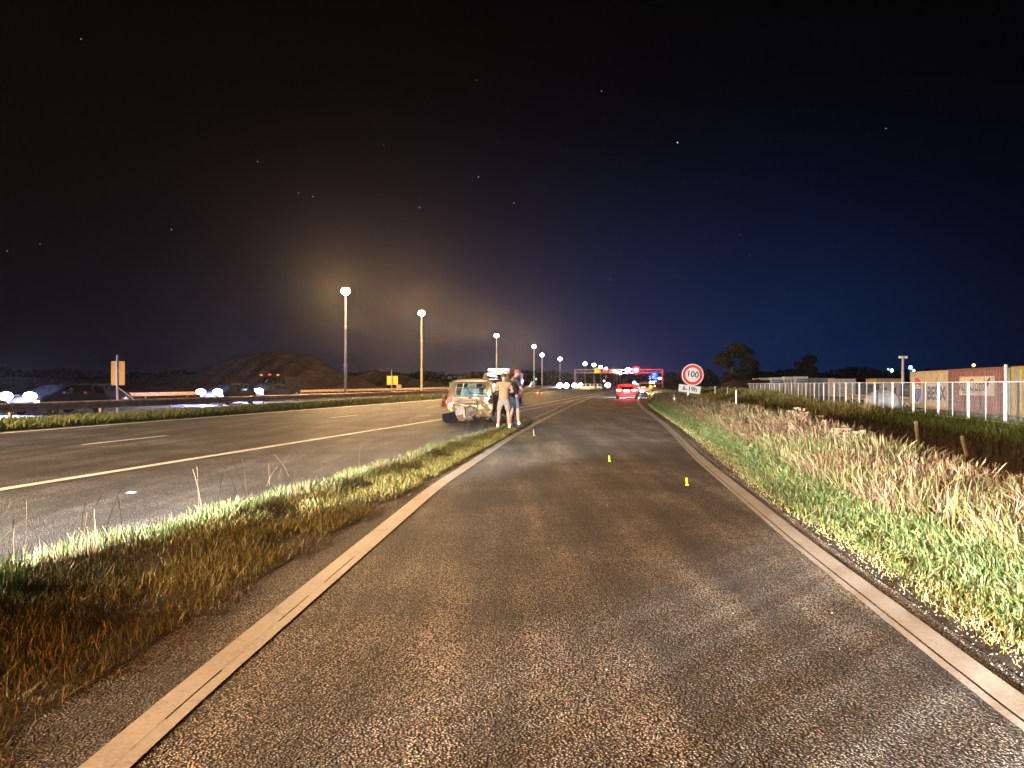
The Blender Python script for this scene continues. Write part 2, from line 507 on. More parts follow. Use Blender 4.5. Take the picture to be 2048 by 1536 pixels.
slipL = curve([(-1.55, -20), (-1.49, 2.55), (-1.464, 2.98), (-1.296, 5.6), (-1.04, 9.47), (-0.045, 18.15), (0.958, 25.5), (1.98, 32.45), (3.38, 42), (7.44, 67.8), (20.3, 141), (88.3, 500), (221, 1200)])
slipR = curve([(1.2, -20), (2.13, 2.917), (2.23, 3.52), (2.5, 5.9), (3.47, 12.93), (4.54, 19.5), (5.36, 24.8), (7.41, 39.6), (9.93, 55.4), (26.3, 141), (94.5, 500), (227.5, 1200)])
mainR = curve([(-12.6, -20), (-6.76, 9.245), (-2.68, 28), (0.5, 41.4), (4.7, 63.2), (20, 143), (87.7, 500), (220.7, 1200)])
bermR = curve([(-2.2, -20), (-2.03, 3.21), (-1.92, 4.64), (-1.65, 7.13), (-1.07, 11.6), (-0.22, 18.3), (0.62, 25.3), (1.0, 28)])
bermL = curve([(-8.5, -20), (-3.96, 5.41), (-3.47, 7.13), (-2.48, 10.7), (-1.73, 15.8), (-0.52, 21.3), (0.45, 25.3), (1.0, 28)])
vergeR = curve([(1.8, -20), (2.56, 2.5), (2.72, 3.87), (2.97, 5.66), (3.18, 8.27), (4.75, 17.5), (5.9, 24.8), (8.1, 39.6), (10.7, 55.4), (27.3, 141), (95.5, 500), (228, 1200)])
mainL = lambda y: -18.25 + 0.19 * np.asarray(y, float)
mainMid = lambda y: -12.9 + 0.19 * np.asarray(y, float)
guard = lambda y: -21.7 + 0.19 * np.asarray(y, float)

YS = np.concatenate([np.arange(-14, 40, 0.5), np.arange(40, 120, 2.5), np.arange(120, 500, 15), np.arange(500, 1201, 50)])

def off(f, d): return lambda y: f(y) + d

def strip(name, fl, fr, z, m, ys=YS, nx=1, kind='structure', y0=None, y1=None, parent=None, zf=None):
    if y0 is not None:
        ys = np.concatenate([[y0], ys[(ys > y0 + 0.01) & (ys < y1 - 0.01)], [y1]])
    vs = []; fs = []
    for y in ys:
        a, b = float(fl(y)), float(fr(y))
        for i in range(nx + 1):
            x = a + (b - a) * i / nx
            vs.append((x, float(y), z if zf is None else zf(x, y)))
    for j in range(len(ys) - 1):
        for i in range(nx):
            p = j * (nx + 1) + i
            fs.append((p, p + 1, p + nx + 2, p + nx + 1))
    mb = MB(); mb.v = vs; mb.f = fs; mb.m = [0] * len(fs)
    o = mb.build(name, m, parent)
    if kind: o['kind'] = kind
    return o

# ------------------------------------------------------------------ terrain
def smooth(t):
    t = np.clip(t, 0, 1); return t * t * (3 - 2 * t)

def berm_h(x, y):
    l = bermL(y); r = bermR(y)
    w = np.maximum(r - l, 0.01)
    t = (x - l) / w
    tc = np.clip(t, 0, 1)
    s = np.where(tc < 0.3, smooth(tc / 0.3), 1 - smooth((tc - 0.3) / 0.6))
    s = np.where((t > 0) & (t < 1), s, 0)
    return s * 0.08 * np.clip(w / 1.6, 0, 1)

def terrain_h(x, y):
    x = np.asarray(x, float); y = np.asarray(y, float)
    h = np.full(np.broadcast(x, y).shape, -0.03)
    h = h + berm_h(x, y)
    u = x - vergeR(y)
    h = h + 0.06 * smooth(u / 0.8)
    h = h - 0.95 * smooth((u - 1.3) / 4.4)
    h = h + 0.45 * smooth((u - 9.0) / 3.5)
    # weedy rise in front of the far part of the fence
    h = h + 0.75 * smooth((y - 55) / 30) * np.exp(-((u - 13.0) / 2.6) ** 2) * smooth((260 - y) / 60)
    # median and far land on the left
    return h

def build_terrain():
    ys = np.concatenate([[-60, -30, -20], np.arange(-14, 40, 0.6), np.arange(40, 130, 2.5), np.arange(130, 400, 20), [450, 600, 900, 1300, 2000, 3500]])
    us = np.concatenate([[-3500, -1500, -700, -300, -120, -60, -40, -25], np.arange(-14, 20, 0.45), [22, 26, 32, 45, 70, 120, 300, 800, 1800, 3500]])
    vs = []; fs = []
    for y in ys:
        yc = min(y, 1200)
        x = us + float(vergeR(yc))
        hh = terrain_h(x, np.full_like(x, yc))
        nzz = 0.03 * np.sin(x * 3.1 + y * 1.7) * np.sin(y * 2.3 - x * 1.1)
        road = (x > mainL(yc) - 3) & (x < vergeR(yc))
        hh = np.where(road, hh, hh + nzz * 0.6)
        for a, b in zip(x, hh): vs.append((float(a), float(y), float(b)))
    n = len(us)
    for j in range(len(ys) - 1):
        for i in range(n - 1):
            p = j * n + i
            fs.append((p, p + 1, p + n + 1, p + n))
    mb = MB(); mb.v = vs; mb.f = fs; mb.m = [0] * len(fs)
    o = mb.build('ground', M['soil'], smooth=True)
    o['kind'] = 'structure'
build_terrain()

# road surfaces: shoulder + carriageway, ramp
strip('main_road', lambda y: mainL(y) - 0.55, lambda y: np.where(np.asarray(y) < 26, np.minimum(bermL(y) + 0.05, slipL(y)), slipL(y) - 0.02), 0.0, M['asphalt_main'], nx=4)
strip('slip_road', lambda y: np.where(np.asarray(y) < 26, np.maximum(bermR(y) - 0.10, -99), slipL(y) - 0.06), lambda y: slipR(y) + 0.22, 0.004, M['asphalt_ramp'], nx=4)
strip('opposite_road', lambda y: guard(y) - 15.5, lambda y: guard(y) - 1.3, 0.0, M['asphalt_main'], nx=2)
strip('gravel_shoulder', lambda y: slipR(y) + 0.225, lambda y: vergeR(y) + 0.12 + 0.07 * np.sin(np.asarray(y) * 2.7) + 0.05 * np.sin(np.asarray(y) * 7.1), 0.001, M['gravel_bed'], nx=3, zf=lambda x, y: 0.004 - 0.02 * max(0, (x - float(slipR(y)) - 0.25)))

strip('dirt_strip', off(bermR, -0.25), lambda y: bermR(y) + 0.05 + 0.05 * np.sin(np.asarray(y) * 3.7) + 0.04 * np.sin(np.asarray(y) * 9.1), 0.0065, M['soil'], y0=-10, y1=27)
# painted markings
hw = 0.095
def line(name, f, w, y0, y1, z=0.010):
    return strip(name, off(f, -w / 2), off(f, w / 2), z, M['paint_main'], y0=y0, y1=y1)
strip('edge_line_slip_left', off(slipL, -0.0925), off(slipL, 0.022), 0.0125, M['paint'], y0=-10, y1=1000)
strip('edge_line_slip_left', off(slipL, 0.030), off(slipL, 0.0925), 0.0115, M['paint'], y0=-10, y1=1000)
for a_, b_ in ((-10, 2.9), (3.4, 4.1), (4.6, 4.9), (5.6, 60)): strip('edge_line_slip_left', off(slipL, 0.0225), off(slipL, 0.0295), 0.0118, M['paint'], y0=a_, y1=b_)
# right edge line is three combed bands with a groove between them
strip('edge_line_slip_right', off(slipR, -0.10), off(slipR, -0.052), 0.010, M['paint'], y0=-10, y1=1000)
strip('edge_line_slip_right', off(slipR, -0.040), off(slipR, 0.105), 0.0115, M['paint'], y0=-10, y1=1000)
line('edge_line_shoulder', mainR, 0.20, -12, 500)
line('edge_line_median', mainL, 0.28, -12, 1000)
line('merge_line', off(mainR, 1.15), 0.16, 31, 200)
nose = curve([(0.55, 26), (2.0, 36), (3.3, 46), (6.3, 67.8)])
strip('merge_line', off(nose, -0.07), off(nose, 0.07), 0.011, M['paint'], y0=28.5, y1=58)
for k in range(-2, 30):
    y0 = 16.07 + 12.63 * k
    line('lane_dash', mainMid, 0.15, y0, y0 + 2.8)
# shallow joints sealed with bitumen
M['bitumen'] = mat('bitumen_seal', (0.012, 0.012, 0.012), 0.45, 0, 0.2, 20)
strip('road_joint', off(mainR, 0.33), off(mainR, 0.345), 0.004, M['bitumen'], y0=-12, y1=60)

# ================================================================== grass
def blades(name, pts, h, w, rows, col, lean=(0, 0), leanvar=0.35, curl=0.3, m=None, label=None, cat='grass', parent=None, colvar=0.25):
    """pts (n,3) roots; h,w arrays; rows = [(t, width factor)]; one mesh of tapering bent blades"""
    n = len(pts)
    ang = rng.uniform(0, 2 * math.pi, n)
    side = np.stack([np.cos(ang), np.sin(ang), np.zeros(n)], 1)
    ld = rng.uniform(0, 2 * math.pi, n)
    lm = np.abs(rng.normal(0, leanvar, n))
    dx = np.cos(ld) * lm + lean[0]; dy = np.sin(ld) * lm + lean[1]
    cv = rng.uniform(0.2, 1, n) * curl
    R = len(rows)
    V = []
    for t, wf in rows:
        bend = t * (1 + cv * t * 2)
        c = pts + np.stack([dx * h * bend, dy * h * bend, h * t * (1 - 0.25 * cv * t * t)], 1)
        if wf > 0:
            V.append(c - side * (w * wf / 2)[:, None]); V.append(c + side * (w * wf / 2)[:, None])
        else:
            V.append(c)
    nv = len(V)
    A = np.stack(V, 1).reshape(-1, 3)
    tips = rows[-1][1] == 0
    quads = (R - 2) if tips else (R - 1)
    base = (np.arange(n) * nv)[:, None]
    loops = []; starts = []; 
    q = []
    for k in range(quads):
        q.append(base + np.array([2 * k, 2 * k + 1, 2 * k + 3, 2 * k + 2])[None, :])
    Q = np.concatenate(q, 0) if q else np.zeros((0, 4), int)
    T = base + np.array([2 * (R - 2), 2 * (R - 2) + 1, 2 * (R - 1)])[None, :] if tips else np.zeros((0, 3), int)
    li = np.concatenate([Q.ravel(), T.ravel()]).astype(np.int32)
    ls = np.concatenate([np.arange(len(Q)) * 4, len(Q) * 4 + np.arange(len(T)) * 3]).astype(np.int32)
    lt = np.concatenate([np.full(len(Q), 4), np.full(len(T), 3)]).astype(np.int32)
    me = bpy.data.meshes.new(name)
    me.vertices.add(len(A)); me.vertices.foreach_set('co', A.ravel().astype(np.float32))
    me.loops.add(len(li)); me.loops.foreach_set('vertex_index', li)
    me.polygons.add(len(ls)); me.polygons.foreach_set('loop_start', ls); me.polygons.foreach_set('loop_total', lt)
    at = me.color_attributes.new('tint', 'FLOAT_COLOR', 'POINT')
    if callable(col): cc = col(pts, n)
    else:
        cols = np.array(col)
        pick = rng.integers(0, len(cols), n)
        cc = cols[pick]
    cc = cc * (1 + rng.uniform(-colvar, colvar, (n, 1)))
    rgba = np.concatenate([np.clip(cc, 0, 1), np.ones((n, 1))], 1)
    at.data.foreach_set('color', np.repeat(rgba, nv, 0).ravel().astype(np.float32))
    me.materials.append(m or M['blade'])
    me.update(calc_edges=True); me.validate()
    o = bpy.data.objects.new(name, me)
    link(o, parent)
    o['kind'] = 'stuff'
    tag(o, label, cat)
    return o

def scatter(n, y0, y1, fl, fr, falloff=1.0, near=6.0):
    """roots between two curves, thinner with distance"""
    out = []
    got = 0
    k = 0
    while got < n and k < 60:
        y = y0 + (y1 - y0) * rng.random(n * 2)
        t = rng.random(n * 2)
        a = fl(y); b = fr(y)
        x = a + (b - a) * t
        d = np.hypot(x, y)
        keep = (rng.random(n * 2) < np.minimum(1, (near / np.maximum(d, 0.5)) ** falloff)) & (b - a > 0.02)
        p = np.stack([x[keep], y[keep], terrain_h(x[keep], y[keep])], 1)
        out.append(p); got += len(p); k += 1
    return np.concatenate(out)[:n]

def clump(pts, freq=1.2, thr=0.42):
    x, y = pts[:, 0], pts[:, 1]
    s = 0.5 + 0.25 * np.sin(x * freq * 2.1 + y * freq) + 0.25 * np.sin(y * freq * 1.7 - x * freq * 1.3 + 1.1) 
    return pts[s > thr + rng.uniform(-0.25, 0.25, len(pts))]

GREEN = [(0.060, 0.150, 0.035), (0.080, 0.180, 0.045), (0.10, 0.19, 0.05), (0.055, 0.12, 0.03), (0.20, 0.19, 0.08)]
OLIVE = [(0.032, 0.034, 0.008), (0.022, 0.028, 0.006), (0.040, 0.032, 0.009), (0.012, 0.018, 0.004), (0.07, 0.05, 0.02)]
DRY = [(0.085, 0.057, 0.031), (0.12, 0.082, 0.05), (0.06, 0.038, 0.02), (0.08, 0.046, 0.026), (0.035, 0.026, 0.010)]
DRYGREEN = [(0.06, 0.065, 0.02), (0.08, 0.07, 0.028), (0.04, 0.05, 0.014), (0.11, 0.085, 0.045)]
REED = [(0.035, 0.020, 0.008), (0.026, 0.014, 0.006), (0.05, 0.028, 0.011), (0.022, 0.020, 0.006)]
B4 = [(0, 1), (0.45, 0.85), (0.8, 0.5), (1, 0)]
B3 = [(0, 1), (0.55, 0.7), (1, 0)]

# ---- strip between the carriageways (berm)
p = scatter(120000, -1, 26.5, off(bermL, 0.0), off(bermR, -0.02), 1.0, 5)
n = len(p)
blades('grass_island', p, rng.uniform(0.018, 0.072, n) * (0.6 + 0.8 * np.sin(p[:, 0] * 2.3 + p[:, 1] * 1.1) ** 2) * (1.05 - 0.6 * np.clip((p[:, 0] - bermL(p[:, 1])) / np.maximum(bermR(p[:, 1]) - bermL(p[:, 1]), .1), 0, 1)), rng.uniform(0.0022, 0.0045, n) * (1 + np.hypot(p[:, 0], p[:, 1]) / 9), B4, OLIVE,
       m=M['blade'], label='low rough grass covering the island between shoulder and slip road')
p = clump(scatter(34000, -3, 25.5, off(bermL, -0.05), lambda y: bermL(y) + 0.38 * (bermR(y) - bermL(y)), 1.0, 6), 1.3, 0.5)
n = len(p)
blades('grass_edge', p, rng.uniform(0.04, 0.15, n) * (0.6 + 0.7 * np.sin(p[:, 1] * 1.9 + p[:, 0]) ** 2), rng.uniform(0.003, 0.006, n) * (1 + np.hypot(p[:, 0], p[:, 1]) / 14), B4, [(0.035, 0.08, 0.02), (0.05, 0.10, 0.028), (0.06, 0.10, 0.03), (0.10, 0.09, 0.04), (0.14, 0.13, 0.06)], leanvar=0.4,
       label='longer bright grass tufts along the shoulder side of the island')
p = clump(scatter(2600, 1, 24, off(bermL, 0.0), lambda y: bermL(y) + 0.42 * (bermR(y) - bermL(y)), 0.8, 6), 2.3, 0.5)
n = len(p)
blades('straw_stubble', p, rng.uniform(0.08, 0.20, n), rng.uniform(0.003, 0.006, n) * (1 + np.hypot(p[:, 0], p[:, 1]) / 14), B3, DRY, leanvar=0.12, curl=0.1,
       m=M['straw'], label='dry pale straw stalks standing in the island grass')
pw_ = scatter(24000, -3.5, 4.9, off(bermL, 0.3), off(bermL, 0.95), 0.0, 6)  # unseen weed clumps added to throw shadow streaks over the slip road
gap = 0.8 * np.sin(pw_[:, 1] * 3.6 + 0.6) + 0.8 * np.sin(pw_[:, 1] * 8.9 + pw_[:, 0] * 0.5) + 0.6 * np.sin(pw_[:, 1] * 17.1) + 1.6 * np.exp(-((pw_[:, 1] - 0.3) / 0.9) ** 4)  # gaps let beam streaks through; solid clump shades the lower left corner
pw_ = pw_[gap > rng.normal(0.15, 0.12, len(pw_))]; n = len(pw_)
vis = smooth((5.0 - pw_[:, 1]) / 1.5)
blades('shadow_weeds', pw_, rng.uniform(0.06, 0.16, n) + vis * rng.uniform(0.25, 0.85, n), rng.uniform(0.006, 0.012, n), B4, GREEN, leanvar=0.3, label='added unseen weeds on the island casting shadow streaks on the slip road')
def berm_at(y, t): return float(bermL(y) + t * (bermR(y) - bermL(y)))
pp = []
for px, py in ((165, 1105), (140, 1110), (178, 1100), (205, 1090), (488, 985), (468, 985), (540, 975), (560, 962), (585, 955), (400, 1015), (430, 1010), (720, 935), (930, 870), (958, 868), (975, 863), (20, 1140), (50, 1130), (245, 1080), (640, 940)):
    x, y, _ = G(px, py)
    for q in range(2): pp.append((x + random.uniform(-.05, .05), y + random.uniform(-.05, .05), 0.02))
pp = np.array(pp); n = len(pp)
blades('tall_seed_stalks', pp, rng.uniform(0.28, 0.52, n), np.full(n, 0.004) * (1 + pp[:, 1] / 12), [(0, 1), (0.4, 0.8), (0.7, 0.6), (0.9, 1.3), (1, 0)], DRY, leanvar=0.22, curl=0.5,
       m=M['straw'], label='single tall seed stalks sticking up above the island grass')

p = clump(scatter(15000, 0.5, 25, off(bermR, -0.25), off(bermR, 0.22), 1.0, 5), 3.1, 0.55); n = len(p)
p[:, 2] = np.maximum(p[:, 2], 0.0)
blades('creeping_fringe', p, rng.uniform(0.015, 0.06, n), rng.uniform(0.004, 0.008, n), B3, [(0.08, 0.05, 0.02), (0.06, 0.045, 0.015), (0.04, 0.04, 0.012)], leanvar=0.9,
       label='ragged brownish grass creeping from the island onto the slip road edge')
p = clump(scatter(42000, 1.0, 25.5, lambda y: bermL(y) + 0.35 * (bermR(y) - bermL(y)), off(bermR, 0.06), 1.0, 6), 2.2, 0.32); n = len(p)
p[:, 2] = np.maximum(p[:, 2], 0.0)
blades('olive_tufts', p, rng.uniform(0.03, 0.10, n), rng.uniform(0.0025, 0.005, n) * (1 + np.hypot(p[:, 0], p[:, 1]) / 10), B4, [(0.10, 0.085, 0.016), (0.07, 0.075, 0.014), (0.13, 0.09, 0.025), (0.045, 0.06, 0.012)], leanvar=0.5,
       label='yellowish olive grass tufts on the slip road side of the island')
# ---- right verge, short green
p = scatter(52000, 1.0, 72, off(vergeR, -0.02), off(vergeR, 0.85), 1.15, 5)
n = len(p)
blades('verge_grass', p, rng.uniform(0.05, 0.17, n) * (0.55 + 0.5 * smooth((p[:, 0] - vergeR(p[:, 1])) / 0.6) + 0.35 * np.sin(p[:, 0] * 5 + p[:, 1] * 3.1) * np.sin(p[:, 1] * 4.3)), rng.uniform(0.006, 0.013, n) * (1 + np.hypot(p[:, 0], p[:, 1]) / 12), B4,
       [(0.045, 0.085, 0.025), (0.065, 0.10, 0.03), (0.085, 0.10, 0.035), (0.12, 0.105, 0.045), (0.03, 0.05, 0.015), (0.055, 0.09, 0.03)], leanvar=0.6, colvar=0.5, label='short fresh green grass along the gravel of the slip road')
# yellowish fringe where the grass meets the gravel
p = scatter(9000, 1.5, 50, off(vergeR, -0.16), off(vergeR, 0.12), 1.1, 5); n = len(p)
blades('grass_fringe', p, rng.uniform(0.03, 0.09, n), rng.uniform(0.004, 0.008, n) * (1 + np.hypot(p[:, 0], p[:, 1]) / 12), B3, [(0.26, 0.22, 0.09), (0.2, 0.2, 0.07), (0.12, 0.17, 0.05)], leanvar=0.6,
       label='yellowish creeping grass fringe at the gravel edge')
# mixed green layer under tall grass
p = scatter(24000, 1.5, 75, off(vergeR, 0.80), off(vergeR, 4.4), 0.95, 7); n = len(p)
blades('undergrowth', p, rng.uniform(0.15, 0.5, n), rng.uniform(0.006, 0.012, n) * (1 + np.hypot(p[:, 0], p[:, 1]) / 14), B4, DRYGREEN + [(0.10, 0.07, 0.03), (0.06, 0.08, 0.02)], leanvar=0.45, colvar=0.5,
       label='mixed green undergrowth at the foot of the tall dry grass')
# tall dry grass with seed heads
STALK = [(0, 1), (0.4, 0.8), (0.76, 0.6), (0.88, 1.7), (1, 0)]
p = clump(scatter(62000, 2.0, 80, off(vergeR, 0.72), off(vergeR, 3.9), 0.85, 8), 1.7, 0.46)
n = len(p)
def drycol(pts, n):
    a = np.array(DRY)[rng.integers(0, 5, n)]; b = np.array(DRYGREEN)[rng.integers(0, 4, n)]
    t = (0.5 + 0.5 * np.sin(pts[:, 0] * 1.3 + pts[:, 1] * 0.6) > 0.72)[:, None]
    return np.where(t, b, a)
blades('tall_dry_grass', p, rng.uniform(0.34, 0.80, n) * (0.62 + 0.38 * smooth((p[:, 0] - vergeR(p[:, 1]) - 1.0) / 1.2)) * (0.78 + 0.34 * smooth((p[:, 1] - 7) / 9)), rng.uniform(0.003, 0.006, n) * (1 + np.hypot(p[:, 0], p[:, 1]) / 11), STALK, drycol,
       lean=(-0.08, -0.02), leanvar=0.30, curl=0.5, colvar=0.5, m=M['straw'], label='waist high dry straw coloured grass on the right verge')
# ditch reeds, dark
p = scatter(30000, 6, 90, off(vergeR, 4.2), off(vergeR, 10.8), 0.8, 12); n = len(p)
blades('ditch_reeds', p, rng.uniform(0.2, 0.62, n), rng.uniform(0.010, 0.02, n) * (1 + np.hypot(p[:, 0], p[:, 1]) / 25), B4, REED, leanvar=0.35, m=M['straw'],
       label='dark reddish brown reeds filling the ditch')
# green weeds before the fence
p = scatter(42000, 14, 150, off(vergeR, 9.5), off(vergeR, 18.5), 0.8, 22); n = len(p)
blades('field_grass', p, rng.uniform(0.10, 0.34, n) * (1 + 0.8 * smooth((p[:, 1] - 50) / 40)), rng.uniform(0.016, 0.03, n) * (1 + np.hypot(p[:, 0], p[:, 1]) / 40), B3, [(0.07, 0.12, 0.02), (0.10, 0.14, 0.03), (0.13, 0.15, 0.035), (0.05, 0.09, 0.02)], leanvar=0.5,
       label='green field grass between the ditch and the site fence')
p = clump(scatter(16000, 40, 190, off(vergeR, 4.0), off(vergeR, 15.5), 0.6, 50), 0.25, 0.40); n = len(p)
blades('pale_weeds', p, rng.uniform(0.35, 0.85, n), rng.uniform(0.03, 0.06, n) * (1 + p[:, 1] / 120), B3, [(0.30, 0.30, 0.14), (0.38, 0.30, 0.12), (0.22, 0.24, 0.10)], leanvar=0.5,
       m=M['straw'], label='pale flowering weeds on the far verge behind the speed sign')
p = scatter(22000, 60, 420, off(vergeR, 0.1), off(vergeR, 9.0), 0.3, 120); n = len(p)
blades('far_verge_grass', p, rng.uniform(0.3, 0.7, n), rng.uniform(0.05, 0.10, n) * (1 + p[:, 1] / 150), B3, [(0.32, 0.20, 0.08), (0.26, 0.17, 0.07), (0.2, 0.17, 0.07), (0.12, 0.14, 0.05)], leanvar=0.4,
       m=M['straw'], label='brown grass bank beyond the red cars')
# median plants under the guardrail
p = scatter(60000, 12, 170, off(guard, 0.1), lambda y: mainL(y) - 0.75, 0.7, 25); n = len(p)
blades('median_plants', p, rng.uniform(0.14, 0.40, n), rng.uniform(0.02, 0.05, n) * (0.7 + np.hypot(p[:, 0], p[:, 1]) / 90), [(0, 0.5), (0.4, 1), (0.8, 0.8), (1, 0)], [(0.08, 0.12, 0.02), (0.12, 0.15, 0.03), (0.16, 0.15, 0.04), (0.06, 0.09, 0.02)], leanvar=0.55,
       label='leafy green plants growing in the median under the guardrail', cat='plants')

# ---- gravel
def stones():
    n = 2600
    y = 1.8 + 16 * rng.random(n) ** 1.7
    x = slipR(y) + 0.16 + (vergeR(y) - slipR(y) - 0.05) * rng.random(n) ** 0.9
    k = rng.random(n) < 0.05
    x = np.where(k, slipR(y) - 0.15 - 0.9 * rng.random(n) ** 2, x)
    r = rng.uniform(0.002, 0.008, n) * np.where(k, 0.6, 1.0)
    base = np.array([(1, 0, 0), (0, 1, 0), (-1, 0, 0), (0, -1, 0), (0, 0, 0.8), (0, 0, -0.5)])
    V = np.zeros((n, 6, 3))
    for i in range(n):
        V[i] = base * r[i] * rng.uniform(0.6, 1.4, (6, 1))
    V += np.stack([x, y, 0.008 + r * 0.3], 1)[:, None, :]
    f = [(0, 1, 4), (1, 2, 4), (2, 3, 4), (3, 0, 4), (1, 0, 5), (2, 1, 5), (3, 2, 5), (0, 3, 5)]
    mb = MB()
    mb.v = [tuple(v) for v in V.reshape(-1, 3)]
    mb.f = [tuple(6 * i + a for a in t) for i in range(n) for t in f]
    mb.m = [0] * len(mb.f)
    o = mb.build('gravel', M['stone'])
    tag(o, 'loose pale gravel chips beside the right edge line', 'gravel', kind='stuff')
stones()

# ================================================================== guardrails
def guardrail(name, f, y0, y1, step, label, tall=0.75, parts_to=150):
    root = empty(name, (float(f(y0)), y0, 0), 0, label, 'guardrail')
    L0 = Vector((float(f(y0)), y0, 0))
    y = y0
    stuff = MB()
    first_beam = None
    seg = Vector((0.19 * step, step, 0)).length
    # W profile, x across (towards the road), z up
    prof = [(0.0, -0.155), (0.05, -0.12), (0.05, -0.06), (0.0, -0.02), (0.0, 0.02), (0.05, 0.06), (0.05, 0.12), (0.0, 0.155), (-0.012, 0.155), (-0.012, -0.155)]
    while y < y1:
        a = Vector((float(f(y)), y, 0)) - L0
        if y < parts_to:
            if first_beam is None:
                mb = MB(); mb.prism(prof, 0, seg + 0.06, 'Y')
                first_beam = mb.build('rail_beam', M['rail'], root)
                mb = MB(); mb.box((-0.09, 0, tall / 2 - 0.2), (0.10, 0.06, tall + 0.35)); mb.box((-0.03, 0, tall - 0.155), (0.05, 0.12, 0.2))
                first_post = mb.build('post', M['rail'], root)
                b, p = first_beam, first_post
            else:
                b = first_beam.copy(); C.objects.link(b); b.parent = root
                p = first_post.copy(); C.objects.link(p); p.parent = root
            b.location = a + Vector((0.006 * (int(y) % 2), 0, tall - 0.155)); b.rotation_euler = (0, 0, ROAD_ROT)
            p.location = a; p.rotation_euler = (0, 0, ROAD_ROT)
        else:
            q = Vector((float(f(y + step)), y + step, 0)) - L0
            stuff.bar(a + Vector((0, 0, tall - 0.155)), q + Vector((0, 0, tall - 0.155)), 0.06, 0.31)
            stuff.box(a + Vector((-.1, 0, 0.3)), (0.1, 0.06, 0.6))
        y += step
    if stuff.v:
        o = stuff.build('far_rail', M['rail'], root); o['kind'] = 'stuff'
    return root
guardrail('guardrail', guard, -8, 420, 4.0, 'long weathered brown steel guardrail along the near side of the median', parts_to=150)
guardrail('guardrail', lambda y: guard(y) - 17.5, 40, 300, 5.0, 'thin guardrail far behind the first one, on the far side of the opposite road', parts_to=110)

# ================================================================== street lamps
LAMPH = 9.0
ordn = ['nearest', 'second', 'third', 'fourth', 'fifth', 'sixth', 'seventh', 'eighth', 'ninth', 'tenth']
lamp_px = [(691, 582), (843, 626), (993, 671), (1068, 693), (1084, 710), (1120, 718), (1170, 727.5), (1188, 730), (1201, 734.3), (1211.8, 737.7),
           (1228.4, 742.6), (1234, 744.5), (1240.6, 746.5), (1245.5, 748.4), (1250.5, 750), (1255, 751.5), (1259, 753), (1263, 754), (1267, 755.3), (1271, 756.4), (1277, 757.5), (1283, 758.8), (1287.5, 756), (1294, 756)]
def lamp_post(x, y, h, label, group, full=True, glow=1.0, cutoff=None):
    r = empty('street_lamp', (x, y, 0), ROAD_ROT, label, 'street lamp', group)
    thick = 0.10
    mb = MB()
    mb.lathe([(0.17, 0), (0.17, 0.5), (0.125, 0.55), (0.12, h * 0.32), (0.145, h * 0.325), (0.145, h * 0.335), (0.10, h * 0.34), (0.09, h * 0.66), (0.115, h * 0.665), (0.115, h * 0.675), (0.08, h * 0.68), (0.06, h - 0.25)], n=10)
    mb.build('pole', M['pole'], r, smooth=False)
    sc = max(1.0, y / 120)
    mb = MB(); mb.lathe([(0.07, h - 0.25), (0.13, h - 0.12), (0.32, h + 0.22), (0.30, h + 0.34), (0.10, h + 0.44)], n=12)
    mb.build('lamp_housing', M['galv'], r)
    mb = MB(); mb.ball((0, 0, h), 0.36 * sc ** 0.75, 14, 9, 0, (1, 1, 0.9))
    mb.build('lamp_bulb', M['lamp_glow'] if full else M['lamp_far'], r)
    if cutoff:
        spot('lamp_light', (0, 0, h - 0.4), (1.5, 0, 0), glow, cutoff, 168, 0.35, 0.25, r)
    elif full:
        point('lamp_light', (0, 0, h - 0.1), glow, SODIUM, r, 0.35)
    return r
LP = 105000
for i, (px, py) in enumerate(lamp_px):
    Y = (LAMPH - H) * F / (768 - py)
    X = PX(px, Y)
    if i < 10:
        lab = f'{ordn[i]} lit street lamp of the row standing in the median'
        if i == 0: lab = 'nearest and tallest looking lit street lamp, standing in the median behind the guardrail'
        lamp_post(X, Y, LAMPH, lab, 'street lamps along the median', True, LP * (1 + Y / 150))
    elif i < 22:
        lamp_post(X, Y, LAMPH, 'small distant lit street lamp in the dense row receding under the gantry', 'street lamps along the median', Y < 420, LP * 3)
    else:
        lamp_post(X, Y, LAMPH, 'distant white lamp between the red signal and the blue sign', 'distant lamps right of the row', False)
# row lamp beside the camera; the orange one behind is added for ramp light
lamp_post(-22.5, 1.5, LAMPH, 'street lamp of the median row left of the viewer, outside the picture', 'street lamps along the median', True, LP * 1.9, (1.0, 0.68, 0.42))
lamp_post(-9.0, -13.0, LAMPH, 'added street lamp behind the viewer, unseen, giving the slip road orange light', 'street lamps along the median', True, LP * 0.62, (1.0, 0.36, 0.06))

